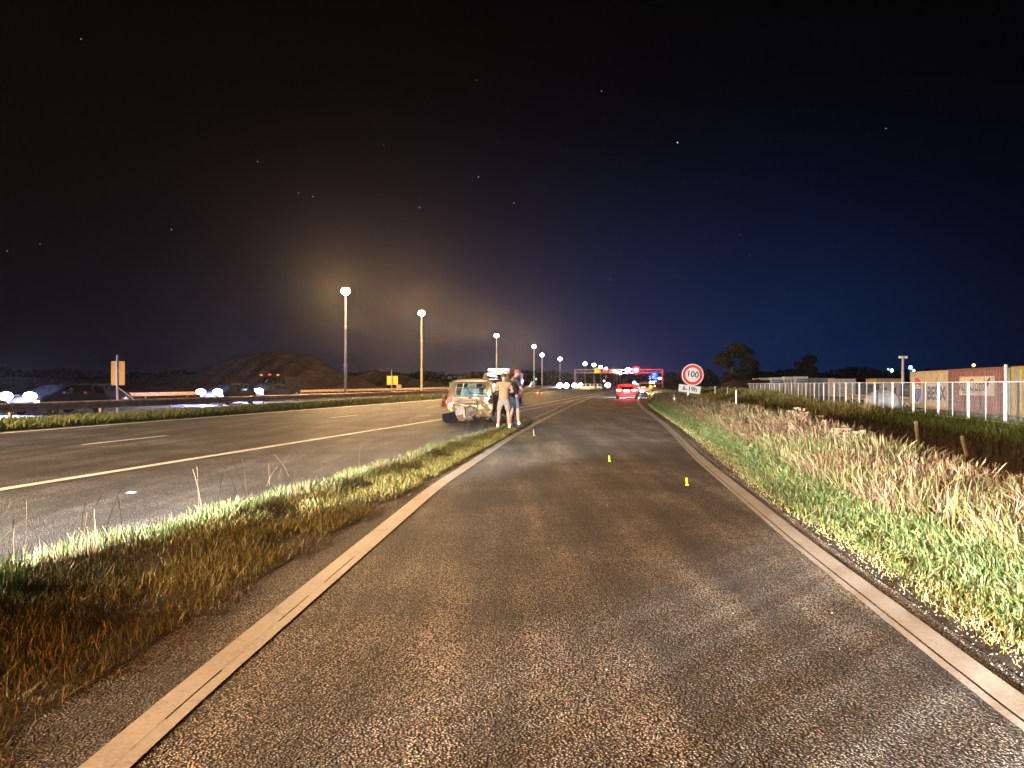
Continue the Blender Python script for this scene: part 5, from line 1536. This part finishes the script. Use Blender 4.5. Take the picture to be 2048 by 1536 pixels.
# tarpaulin heap
def heap():
    x, y = KX(53) - 1.5, 53
    r = empty('covered_heap', (x - 0.3, y - 0.5, -0.5), 0, 'heap under a wrinkled pale tarpaulin left of the BESIX container', 'heap')
    n, k = 26, 10; vs = []; fs = []
    for j in range(k + 1):
        for i in range(n):
            t = 2 * math.pi * i / n; q = j / k
            rad = 1.35 * math.cos(q * math.pi / 2) ** 0.6
            wob = 1 + 0.10 * math.sin(5 * t + 3 * q) + 0.06 * math.sin(11 * t)
            vs.append((rad * math.cos(t) * wob * 0.9, rad * math.sin(t) * wob, 1.35 * math.sin(q * math.pi / 2) * (1 + 0.08 * math.sin(4 * t))))
    for j in range(k):
        for i in range(n):
            fs.append((j * n + i, j * n + (i + 1) % n, (j + 1) * n + (i + 1) % n, (j + 1) * n + i))
    mb = MB(); mb.add(vs, fs); mb.build('tarpaulin', M['tarp'], r, smooth=True)
    mb = MB(); mb.box((0, 0, 0.14), (2.2, 2.4, 0.28)); mb.build('pallet_base', M['wood'], r)
    mb = MB(); mb.tube((-0.6, 0, 0.2), (-0.6, 0, 1.9), 0.05); mb.build('standing_pipe', M['galv'], r)
heap()
# white trestle frames with blue banners
def trestle(px0, px1, Y, pt, kind, label):
    x0, x1 = PX(px0, Y), PX(px1, Y); zt = PZ(pt, Y); zb2 = -0.5
    w = x1 - x0; hh = zt - zb2
    r = empty('steel_trestle', (x0, Y, zb2), 0, label, 'trestle', 'white trestle frames at the site edge')
    mb = MB(); mb.box((w / 2, 0, hh - 0.22), (w, 1.2, 0.44)); mb.build('head_beam', M['dirty_white'], r, bevel=0.03)
    n = 3
    for k in range(n):
        c = w * (k + 0.5) / n; d = w / n / 2 * 0.8
        for s in (-1, 1):
            mb = MB(); mb.bar((c + s * d, -0.3, hh - 0.44), (c + s * d * 0.25, -0.3, 0), 0.22, 0.2); mb.build('leg', M['dirty_white'], r)
    if kind:
        mb = MB(); mb.box((w / 2, -0.65, hh - 0.62), (w * 0.86, 0.03, 0.52)); b = mb.build('banner', M['site_blue'], r)
        for q in range(7):
            mb = MB(); mb.box((w * (0.13 + 0.12 * q), -0.675, hh - 0.60), (0.16, 0.01, 0.22)); mb.build('banner_mark', M['print_white'], b)
        mb = MB(); mb.box((w / 2, -0.66, hh - 1.02), (w * 0.9, 0.03, 0.24)); mb.build('lower_rail', M['dirty_white'], r)
trestle(1507, 1519.5, 122, 756.5, 0, 'leftmost and smallest white trestle frame')
trestle(1520, 1538.5, 118, 755.5, 0, 'white trestle frame left of the first blue banner')
trestle(1540, 1562, 112, 755, 1, 'left of two white trestles hung with a blue lettered banner')
trestle(1566, 1587, 108, 753.5, 0, 'white trestle frame between the two blue banners')
trestle(1589, 1613, 104, 753, 1, 'right of two white trestles hung with a blue lettered banner')

# light mast
Y = 72
r = empty('light_mast', (PX(1805.5, Y), Y, -0.5), 0, 'unlit twin head floodlight mast behind the sand coloured store', 'light mast')
zt = PZ(713, Y) + 0.5
mb = MB(); mb.lathe([(0.16, 0), (0.13, zt * 0.5), (0.10, zt)], n=10); mb.build('mast', M['dirty_white'], r)
mb = MB(); mb.box((0, 0, zt), (0.75, 0.1, 0.08)); mb.build('crossbar', M['dirty_white'], r)
for s in (-1, 1):
    mb = MB(); mb.box((s * 0.29, -0.08, zt - 0.08), (0.26, 0.22, 0.26)); mb.build('floodlight', M['white'], r, bevel=0.02)
# far blue-white lamps
for px, py, rad, col, st_, lab in ((1776, 738.5, 0.5, (0.35, 1.0, 0.75), 3, 'tiny greenish far lamp left of the white one'), (1783, 741, 0.75, (0.85, 0.92, 1.0), 10, 'small round white far lamp left of the light mast'), (1820.5, 735, 0.95, (0.08, 0.22, 1.0), 8, 'far square blue lamp right of the light mast'), (1827, 741, 0.6, (0.6, 0.75, 1.0), 8, 'small pale far lamp below the blue one'), (1208, 762, 0.5, (0.75, 1.0, 0.8), 6, 'small greenish white far lamp above the pale parked cars')):
    Y = 300
    r = empty('far_lamp', (PX(px, Y), Y, 0), 0, lab, 'far lamp')
    mb = MB(); mb.tube((0, 0, 0), (0, 0, PZ(py, Y)), 0.1); mb.build('pole', M['black'], r)
    mb = MB(); mb.box((0, -0.2, PZ(py, Y)), (rad * 1.7, 0.4, rad * 1.7)); mb.build('lens', emit('far_lamp_lit', col, st_), r, bevel=0.3)
point('far_blue_light', (PX(1820, 299), 298, PZ(735, 299)), 5000, (0.1, 0.25, 1.0), None, 0.3)

# ================================================================== umbels
def umbel_plant(px, ytop, Y, label, s=1.0, seed=0):
    rr = random.Random(seed)
    x = PX(px, Y); zb2 = float(terrain_h(x, Y)); h = PZ(ytop, Y) - zb2
    r = empty('umbel_plant', (x, Y, zb2), rr.uniform(0, 6), label, 'plant', 'dried umbel plants in the tall grass')
    mb = MB(); mb.tube((0, 0, 0), (0.03, 0, h * 0.7), 0.010, 0.008, 5); tops = []
    for k in range(rr.randint(4, 6)):
        a = rr.uniform(0, 6.28); d = rr.uniform(0.06, 0.30) * s; z0 = h * rr.uniform(0.4, 0.7); z1 = h * rr.uniform(0.82, 1.0)
        p = (0.03 + d * math.cos(a), d * math.sin(a), z1); mb.tube((0.03 * z0 / h, 0, z0), p, 0.007, 0.005, 5); tops.append(p)
    st_ = mb.build('stem', M['straw_dry'], r)
    for p in tops:
        mb = MB(); R0 = rr.uniform(0.035, 0.075) * s
        for q in range(14):
            a = q * 2.4; rad = R0 * math.sqrt((q + 0.5) / 14)
            e = (p[0] + rad * math.cos(a), p[1] + rad * math.sin(a), p[2] + 0.05 - rad * 0.1)
            mb.tube(p, e, 0.003, 0.003, 3, caps=False); mb.ball(e, 0.009 * s, 5, 3)
        mb.build('umbel', M['straw_dry'], st_)

for k, (px, yt, Y) in enumerate(((1515, 826, 24), (1540, 823, 22), (1560, 828, 20), (1583, 823, 19), (1602, 816, 18.5), (1612, 826, 17.5), (1628, 840, 16), (1660, 856, 14), (1676, 866, 13), (1572, 838, 17), (1697, 862, 13), (1597, 838, 16.5), (1548, 836, 18.5))):
    umbel_plant(px, yt, Y, ('leftmost', 'second', 'fifth', 'seventh', 'ninth', 'tenth', 'eleventh', 'third from right', 'second from right', 'fourth', 'rightmost', 'eighth', 'third')[k] + ' dried umbel plant with flat heads, counted along the tall grass ridge', 1.0 + 0.3 * (k % 3) * 0.5, k + 40)

# ================================================================== trees
def leafy(name, centers, n, size, cols, parent=None, label=None, cat=None):
    c = np.array(centers)   # x,y,z,rx,rz
    k = rng.integers(0, len(c), n)
    d = rng.normal(size=(n, 3)); d /= np.linalg.norm(d, axis=1)[:, None]
    rad = rng.random(n) ** 0.35
    P = c[k, :3] + d * rad[:, None] * np.stack([c[k, 3], c[k, 3], c[k, 4]], 1)
    a = rng.normal(size=(n, 3)); a /= np.linalg.norm(a, axis=1)[:, None]
    b = np.cross(a, rng.normal(size=(n, 3))); b /= np.linalg.norm(b, axis=1)[:, None]
    s = size * rng.uniform(0.5, 1.4, n)[:, None]
    V = np.stack([P - a * s, P + b * s * 0.55, P + a * s, P - b * s * 0.55], 1).reshape(-1, 3)
    me = bpy.data.meshes.new(name)
    me.vertices.add(len(V)); me.vertices.foreach_set('co', V.ravel().astype(np.float32))
    me.loops.add(4 * n); me.loops.foreach_set('vertex_index', np.arange(4 * n, dtype=np.int32))
    me.polygons.add(n); me.polygons.foreach_set('loop_start', (np.arange(n) * 4).astype(np.int32)); me.polygons.foreach_set('loop_total', np.full(n, 4, np.int32))
    at = me.color_attributes.new('tint', 'FLOAT_COLOR', 'POINT')
    cc = np.array(cols)[rng.integers(0, len(cols), n)] * rng.uniform(0.6, 1.3, (n, 1))
    at.data.foreach_set('color', np.repeat(np.concatenate([cc, np.ones((n, 1))], 1), 4, 0).ravel().astype(np.float32))
    me.materials.append(M['leaf']); me.update(calc_edges=True)
    o = bpy.data.objects.new(name, me); link(o, parent); o['kind'] = 'stuff'
    return tag(o, label, cat)
def tree(px, Y, ptop, wpx, label, n=9000, size=0.28, seed=1, cols=((0.025, 0.022, 0.010), (0.035, 0.028, 0.014), (0.014, 0.018, 0.008)), asym=0.0, base=-0.3):
    rr = random.Random(seed)
    x = PX(px, Y); h = PZ(ptop, Y) - base; wd = wpx * Y / F
    r = empty('tree', (x, Y, base), 0, label, 'tree')
    mb = MB(); mb.tube((0, 0, 0), (0.1, 0, h * 0.35), 0.035 * h, 0.025 * h, 10); mb.tube((0.1, 0, h * 0.35), (0, 0, h * 0.8), 0.025 * h, 0.008 * h, 8)
    for k in range(7):
        a = rr.uniform(0, 6.28); q = (0.33 * wd * math.cos(a), 0.33 * wd * math.sin(a), h * rr.uniform(0.45, 0.8))
        mb.tube((0.08, 0, h * rr.uniform(0.22, 0.4)), q, 0.012 * h, 0.004 * h, 6)
    mb.build('trunk', M['bark'], r)
    cs = []
    for k in range(26):
        a = rr.uniform(0, 6.28); t = rr.random(); zz = h * (0.26 + 0.64 * t)
        lim = wd / 2 * math.sqrt(max(0.05, 1 - ((t - 0.35) / 0.72) ** 2)) * 0.74
        d = lim * rr.uniform(0.35, 1.0)
        cs.append((d * math.cos(a) + asym * wd * (1 - t) * 0.2, d * math.sin(a), zz, wd * rr.uniform(0.10, 0.17), h * rr.uniform(0.07, 0.12)))
    leafy('crown', cs, n, size, cols, r)
    return r
tree(1464, 130, 686, 104, 'big broad dark tree behind the earth bank', 16000, 0.26, 3, asym=0.3)
tree(1614, 190, 708, 60, 'dark tree with two humps behind the blue banners', 9000, 0.34, 8, cols=((0.02, 0.02, 0.012), (0.03, 0.03, 0.015)))
tree(1412, 150, 738, 60, 'low dark bushy tree at the left foot of the big tree', 5000, 0.3, 5, cols=((0.02, 0.02, 0.012), (0.03, 0.03, 0.015)))
tree(1345, 200, 744, 46, 'low bushy tree left of the speed sign', 5000, 0.35, 6, cols=((0.03, 0.035, 0.015), (0.05, 0.055, 0.02)))
tree(1372, 190, 744, 50, 'low bushy tree behind the speed sign', 5000, 0.35, 7, cols=((0.03, 0.03, 0.015), (0.04, 0.04, 0.02)))

def treeline(name, prof, Y, label, n, size, cols=((0.012, 0.013, 0.008), (0.02, 0.02, 0.012))):
    cs = []
    for (px, py) in prof:
        x = PX(px, Y); zt = PZ(py, Y)
        for q in range(3):
            cs.append((x + random.uniform(-4, 4), Y + random.uniform(-6, 6), zt * (0.25 + 0.26 * q), 7.0 * Y / 300, max(1.2, zt * 0.26)))
    return leafy(name, cs, n, size, cols, None, label, 'trees')
tl1 = [(px, 745 + 5 * math.sin(px * 0.05) - 3 * math.sin(px * 0.13) - (8 if 1690 < px < 1740 else 0) * 0.6 - (5 if 1765 < px < 1800 else 0)) for px in range(1500, 2100, 9)]
treeline('distant_trees', tl1, 320, 'low black line of distant trees behind the construction site', 16000, 1.1)
tl2 = [(px, 741 + 5 * math.sin(px * 0.031) - 3 * math.sin(px * 0.11) + (8 if px > 120 else 0)) for px in range(-60, 420, 9)]
treeline('distant_trees', tl2, 260, 'low black line of distant trees at the far left', 14000, 1.0)
tl3 = [(px, 749 + 4 * math.sin(px * 0.05) - 2.5 * math.sin(px * 0.12) - (6 if 1020 < px < 1100 else 0)) for px in range(640, 1310, 9)]
treeline('distant_trees', tl3, 520, 'hazy dark line of distant trees along the horizon behind the lamps', 18000, 1.6)

# ================================================================== earth mounds
def mound(name, prof, Y, depth, m, seed, nz=0.5, nv=16):
    """ridge whose crest follows the profile (photo columns / rows), sloping down both ways"""
    pxs = np.linspace(prof[0][0], prof[-1][0], 130)
    pys = np.interp(pxs, [p[0] for p in prof], [p[1] for p in prof])
    k = np.array([1, 2, 1.0]) / 4; pys = np.convolve(np.pad(pys, 1, mode='edge'), k, mode='valid')
    rr = np.random.default_rng(seed)
    vs = []; fs = []
    for j in range(nv + 1):
        t = j / nv * 2 - 1
        for i, (px, py) in enumerate(zip(pxs, pys)):
            zt = max(0.0, PZ(py, Y)); x = PX(px, Y)
            hgt = zt * (1 - abs(t)) ** 0.9
            gully = 0.5 * math.sin(i * 0.7 + 2 * abs(t)) + 0.3 * math.sin(i * 1.9 + j)
            vs.append((x + 0.4 * gully * abs(t), Y + t * depth + 0.3 * gully, hgt + (0.10 * zt * gully * (1 - abs(t)) * abs(t) * 3) + rr.normal(0, 0.07) - 0.1))
    n = len(pxs)
    for j in range(nv):
        for i in range(n - 1): fs.append((j * n + i, j * n + i + 1, (j + 1) * n + i + 1, (j + 1) * n + i))
    mb = MB(); mb.add(vs, fs); o = mb.build(name, m, smooth=True); o['kind'] = 'structure'
    return o
mound('hill', [(230, 775), (262, 757), (300, 754), (345, 752), (395, 747), (420, 736), (440, 725), (458, 719), (478, 712), (500, 709), (515, 706), (545, 703), (580, 704), (600, 708), (625, 712), (642, 722), (668, 738), (690, 748), (730, 760), (760, 775)], 150, 22, M['mound'], 2)
mound('hill', [(640, 775), (690, 757), (720, 751), (750, 738), (762, 741), (800, 745), (830, 757), (870, 762), (900, 775)], 210, 20, M['mound'], 4)
mound('hill', [(-80, 765), (20, 752), (120, 755), (200, 758), (300, 760), (380, 775)], 170, 14, M['mound'], 6)
mound('bank', [(1418, 780), (1432, 776), (1455, 762), (1468, 758), (1500, 757.5), (1560, 757), (1620, 757), (1650, 765)], 118, 7, M['hill_brown'], 5)
mound('bank', [(1640, 770), (1680, 754), (1720, 752), (1780, 753), (1830, 758), (1860, 770)], 170, 9, M['hill_brown'], 7)

# ================================================================== people
def skin_body(name, joints, edges, m, parent, subsurf=2, root=0):
    me = bpy.data.meshes.new(name)
    me.from_pydata([j[:3] for j in joints], edges, [])
    o = bpy.data.objects.new('tmp', me); C.objects.link(o)
    md = o.modifiers.new('skin', 'SKIN'); md.use_smooth_shade = True
    for i, j in enumerate(joints):
        sv_ = me.skin_vertices[0].data[i]
        rx = j[3]; ry = j[4] if len(j) > 4 else j[3]
        sv_.radius = (rx, ry); sv_.use_root = (i == root)
    s = o.modifiers.new('sub', 'SUBSURF'); s.levels = subsurf
    dg = bpy.context.evaluated_depsgraph_get(); dg.update()
    m2 = bpy.data.meshes.new_from_object(o.evaluated_get(dg))
    C.objects.unlink(o); bpy.data.objects.remove(o)
    m2.name = name; m2.materials.clear(); m2.materials.append(m)
    m2.polygons.foreach_set('use_smooth', [True] * len(m2.polygons))
    r = bpy.data.objects.new(name, m2); link(r, parent)
    return r

def person(loc, rz, h, label, pose, mats_, head_tilt=0.0, beard=False, hair='hair_dark', stance=0.18, longshirt=0.0):
    """local: facing +y, x to the person's right"""
    r = empty('person', loc, rz, label, 'person')
    k = h / 1.78
    J = []; E = []
    def j(x, y, z, rx, ry=None): J.append((x * k, y * k, z * k, rx * k, (ry or rx) * k)); return len(J) - 1
    def e(a, b): E.append((a, b))
    pel = j(0, 0, 0.95, 0.135, 0.105); wst = j(0, 0.01, 1.10, 0.128, 0.09); chs = j(0, 0.0, 1.30, 0.15, 0.10); shl = j(0, -0.01, 1.43, 0.11, 0.075); nek = j(0, 0.01, 1.51, 0.052); nk2 = j(0, 0.02 + 0.03 * head_tilt, 1.56, 0.052)
    hd = j(0, 0.03 + 0.07 * head_tilt, 1.645, 0.072, 0.085); hd2 = j(0, 0.03 + 0.09 * head_tilt, 1.72, 0.058, 0.066)
    e(pel, wst); e(wst, chs); e(chs, shl); e(shl, nek); e(nek, nk2); e(nk2, hd); e(hd, hd2)
    feet = []
    for s in (-1, 1):
        dy = pose['step'] * s
        hp = j(s * 0.10, 0, 0.88, 0.095); kn = j(s * (0.10 + stance * 0.35), dy * 0.5 + 0.02, 0.49, 0.060); cf = j(s * (0.10 + stance * 0.45), dy * 0.8 - 0.015, 0.34, 0.062); an = j(s * (0.10 + stance * 0.55), dy, 0.09, 0.040)
        tt = j(s * (0.11 + stance * 0.6), dy + 0.13, 0.04, 0.038)
        e(pel, hp); e(hp, kn); e(kn, cf); e(cf, an); e(an, tt); feet.append((s * (0.105 + stance * 0.57), dy))
    hands = []
    for s in (-1, 1):
        el, wr, fdir = pose['arms'][0 if s < 0 else 1]
        sh = j(s * 0.19, -0.01, 1.415, 0.062); elb = j(el[0], el[1], el[2], 0.043); wri = j(wr[0], wr[1], wr[2], 0.028)
        e(shl, sh); e(sh, elb); e(elb, wri)
        fd = Vector(fdir).normalized(); up = Vector((0, 0, 1)); sd = fd.cross(up).normalized()
        pm = Vector(wr) + fd * 0.055; pj = j(*pm, 0.034, 0.02); e(wri, pj)
        for q, (o_, ln) in enumerate(((-0.028, 0.075), (-0.010, 0.085), (0.010, 0.08), (0.028, 0.062))):
            b0 = pm + fd * 0.045 + sd * o_; b1 = b0 + fd * ln * 0.5 + up * 0.012; b2 = b1 + fd * ln * 0.35 + up * 0.028
            a0 = j(*b0, 0.010); a1 = j(*b1, 0.009); a2 = j(*b2, 0.008); e(pj, a0); e(a0, a1); e(a1, a2)
        t0 = pm + sd * (-0.042) * s + fd * 0.0; t1 = t0 + fd * 0.04 + up * 0.03
        a0 = j(*t0, 0.012); a1 = j(*t1, 0.010); e(pj, a0); e(a0, a1)
        hands.append(pm * k)
    body = skin_body('body', J, E, M['skin'], r, 2, pel)
    # face
    hx, hy, hz = J[hd][:3]
    mb = MB()
    mb.ball((0, hy + 0.088 * k, hz - 0.008 * k), 0.018 * k, 8, 6, 0, (0.7, 1.1, 1.4))
    for s in (-1, 1): mb.ball((s * 0.078 * k, hy - 0.005 * k, hz - 0.01 * k), 0.03 * k, 8, 6, 0, (0.35, 0.7, 1.1))
    mb.build('nose_and_ears', M['skin'], r, smooth=True)
    mb = MB()
    for s in (-1, 1): mb.ball((s * 0.03 * k, hy + 0.076 * k, hz + 0.018 * k), 0.010 * k, 6, 5)
    mb.box((0, hy + 0.083 * k, hz - 0.048 * k), (0.045 * k, 0.01 * k, 0.008 * k)); mb.build('eyes_and_mouth', M['hair_dark'], r)
    # hair cap: shell over the back and top of the skull
    mb = MB(); n, kk = 18, 9; vs = []; fs = []
    for a in range(kk + 1):
        ph = math.pi * 0.62 * a / kk
        for b in range(n):
            t = 2 * math.pi * b / n
            rad = 0.097 * k * (1 + 0.03 * math.sin(9 * t + a))
            front = max(0.0, math.sin(t))
            p2 = ph * (1 - 0.40 * front)
            vs.append((rad * math.sin(p2) * math.cos(t) * 0.93, hy - 0.004 * k + rad * math.sin(p2) * math.sin(t) * 1.05, hz + 0.028 * k + rad * 1.02 * math.cos(p2)))
    for a in range(kk):
        for b in range(n): fs.append((a * n + b, (a + 1) * n + b, (a + 1) * n + (b + 1) % n, a * n + (b + 1) % n))
    mb.add(vs, fs); mb.build('hair', M[hair], r, smooth=True)
    if beard:
        mb = MB(); mb.ball((0, hy + 0.045 * k, hz - 0.062 * k), 0.058 * k, 12, 8, 0, (1.0, 0.85, 0.75)); mb.build('beard', M[hair], r, smooth=True)
    # t-shirt: torso plus short sleeves
    TJ = []; TE = []
    def tj(x, y, z, rx, ry=None): TJ.append((x * k, y * k, z * k, rx * k, (ry or rx) * k)); return len(TJ) - 1
    a0 = tj(0, 0, 0.90 - longshirt, 0.165, 0.125); a1 = tj(0, 0.01, 1.08, 0.168, 0.122); a2 = tj(0, 0, 1.28, 0.190, 0.126); a3 = tj(0, -0.01, 1.42, 0.150, 0.098); a4 = tj(0, 0, 1.50, 0.066, 0.062)
    TE += [(a0, a1), (a1, a2), (a2, a3), (a3, a4)]
    for s in (-1, 1):
        el = pose['arms'][0 if s < 0 else 1][0]
        b0 = tj(s * 0.185, -0.01, 1.415, 0.082); shp = Vector((s * 0.19, -0.01, 1.415)); q = shp + (Vector(el) - shp) * 0.72
        b1 = tj(*q, 0.072); TE += [(a3, b0), (b0, b1)]
    skin_body('t_shirt', TJ, TE, M[mats_[0]], r, 2, a1)
    SJ = []; SE = []
    def sj(x, y, z, rx, ry=None): SJ.append((x * k, y * k, z * k, rx * k, (ry or rx) * k)); return len(SJ) - 1
    c0 = sj(0, 0, 1.0, 0.148, 0.115); c1 = sj(0, 0, 0.90, 0.155, 0.125); SE.append((c0, c1))
    for s in (-1, 1):
        dy = pose['step'] * s
        d0 = sj(s * 0.105, 0, 0.82, 0.108); d1 = sj(s * (0.105 + stance * 0.30), dy * 0.4 + 0.015, 0.55, 0.092); SE += [(c1, d0), (d0, d1)]
    skin_body('shorts', SJ, SE, M[mats_[1]], r, 2, c1)
    for (fx, fy) in feet:
        mb = MB()
        n = 12; vs = []
        for z_, sc_ in ((0.0, 1.0), (0.03, 1.05), (0.065, 0.92), (0.10, 0.62)):
            for i in range(n):
                t = 2 * math.pi * i / n
                vs.append(((fx + 0.048 * sc_ * math.cos(t)) * k, (fy + 0.055 + 0.145 * sc_ * math.sin(t) - (0.05 if z_ > 0.08 else 0) - 0.02 * (z_ > 0.05)) * k, z_ * k))
        fs = [(a * n + i, a * n + (i + 1) % n, (a + 1) * n + (i + 1) % n, (a + 1) * n + i) for a in range(3) for i in range(n)] + [tuple(range(n - 1, -1, -1)), tuple(range(3 * n, 4 * n))]
        mb.add(vs, fs); sh_ = mb.build('shoe', M[mats_[2]], r, smooth=True)
        mb = MB(); mb.lathe([(0.046 * k, 0.09 * k), (0.044 * k, 0.17 * k)], (fx * k, fy * k, 0), 12); mb.build('sock', M['shoe_white'], sh_)
    return r, hands

# man in the sand coloured shirt, back to the viewer
armsA = [((-0.34, 0.02, 1.16), (-0.16, 0.25, 1.20), (0.35, 0.8, 0.1)), ((0.30, 0.02, 1.16), (0.10, 0.26, 1.20), (-0.3, 0.8, 0.1))]
pA, hA = person((PX(1007.5, 21.4), 21.4, 0.03), math.radians(8), 1.72, 'man seen from behind in sand coloured t-shirt and grey shorts on the island tip', {'step': 0.03, 'arms': armsA}, ('shirt_sand', 'shorts_grey', 'shoe_white'), 0.3, stance=0.15)
# sheet / torch he holds
ph = empty('lit_paper', (PX(991, 21.7), 21.7, 1.28), 0.3, 'bright white sheet held up in front of the man with the sand coloured shirt', 'paper')
mb = MB(); mb.box((0, 0, 0), (0.17, 0.012, 0.24)); sheet = mb.build('sheet', M['white'], ph)
mb = MB(); mb.lathe([(0.02, -0.06), (0.03, 0.03), (0.03, 0.05)], (0.0, 0.06, -0.06), 10, 0, Matrix.Rotation(math.radians(90), 3, 'X'))
point('torch_light', (-0.06, -0.12, 0.05), 2.5, (0.8, 0.88, 1.0), ph, 0.02)
# bearded man in black facing right, looking at his phone
armsB = [((-0.22, 0.16, 1.16), (-0.10, 0.42, 1.22), (0.3, 0.9, 0.1)), ((0.24, 0.14, 1.14), (0.08, 0.42, 1.20), (-0.1, 0.9, 0.1))]
pB, hB = person((PX(1029, 22.2), 22.2, 0.03), math.radians(-68), 1.86, 'bearded man in black t-shirt looking down at a phone beside the first man', {'step': 0.07, 'arms': armsB}, ('shirt_black', 'shorts_blue', 'shoe_blue'), 1.0, True, 'hair_brown', stance=0.16, longshirt=0.12)
pd = empty('smartphone', (0, 0, 0), 0, 'dark smartphone held in front by the bearded man in black', 'phone')
Mx = Matrix.Translation(pB.location) @ Matrix.Rotation(math.radians(-68), 4, 'Z')
pd.location = Mx @ Vector((-0.0, 0.56, 1.34)); pd.rotation_euler = (math.radians(55), 0, math.radians(-68))
mb = MB(); mb.box((0, 0, 0), (0.075, 0.15, 0.010)); cs = mb.build('case', M['black'], pd, bevel=0.004)
mb = MB(); mb.box((0, 0, 0.007), (0.068, 0.14, 0.003)); mb.build('screen', emit('phone_screen_lit', (0.85, 0.9, 1.0), 3), cs)
rb = empty('red_bag', (PX(1017.5, 22.8), 22.8, 0), 0.2, 'narrow red item standing between the legs of the two men', 'bag')
mb = MB(); mb.prism([(-0.06, -0.05), (0.06, -0.05), (0.05, 0.05), (-0.05, 0.05)], 0, 0.50, 'Z'); mb.build('bag_body', M['cone'], rb, bevel=0.015)

# ================================================================== stars
def stars():
    mb = MB(); R0 = 3400.0
    for (px, py, s) in ((1203, 182, 1), (1355, 285, 1.6), (1772, 257, .8), (957, 354, 1.1), (839, 415, 1), (343, 459, 1), (597, 386, .7), (626, 393, .7), (515, 323, .9), (162, 78, .8), (953, 160, .8), (80, 488, .7), (14, 502, .9), (1028, 406, .8), (767, 290, .5), (1480, 470, .4), (1500, 510, .4), (1220, 560, .4)):
        d = Vector(((px - 1024) / F, 1, (768 - py) / F)).normalized()
        c = d * R0 + Vector((0, 0, H)); q = 2.3 * s
        mb.add([(c.x + q, c.y, c.z), (c.x - q, c.y, c.z), (c.x, c.y + q, c.z), (c.x, c.y - q, c.z), (c.x, c.y, c.z + q), (c.x, c.y, c.z - q)], [(0, 2, 4), (2, 1, 4), (1, 3, 4), (3, 0, 4), (2, 0, 5), (1, 2, 5), (3, 1, 5), (0, 3, 5)])
    o = mb.build('stars', emit('star_light', (0.8, 0.9, 1.0), 1.6)); o['kind'] = 'stuff'; tag(o, 'scattered faint stars in the black sky', 'stars')
stars()

# ================================================================== haze
def haze():
    m = bpy.data.materials.new('haze'); m.use_nodes = True
    nt = m.node_tree; nt.nodes.clear()
    out = nt.nodes.new('ShaderNodeOutputMaterial'); v = nt.nodes.new('ShaderNodeVolumePrincipled')
    v.inputs['Color'].default_value = (0.95, 0.93, 0.92, 1); v.inputs['Density'].default_value = 0.00014; v.inputs['Anisotropy'].default_value = 0.82
    nt.links.new(v.outputs[0], out.inputs['Volume'])
    mb = MB(); mb.box((0, 480, 5.25), (1500, 1100, 14.5))
    o = mb.build('haze', m); o['kind'] = 'stuff'; tag(o, 'thin night haze glowing round the street lamps', 'haze')
    return o
haze()
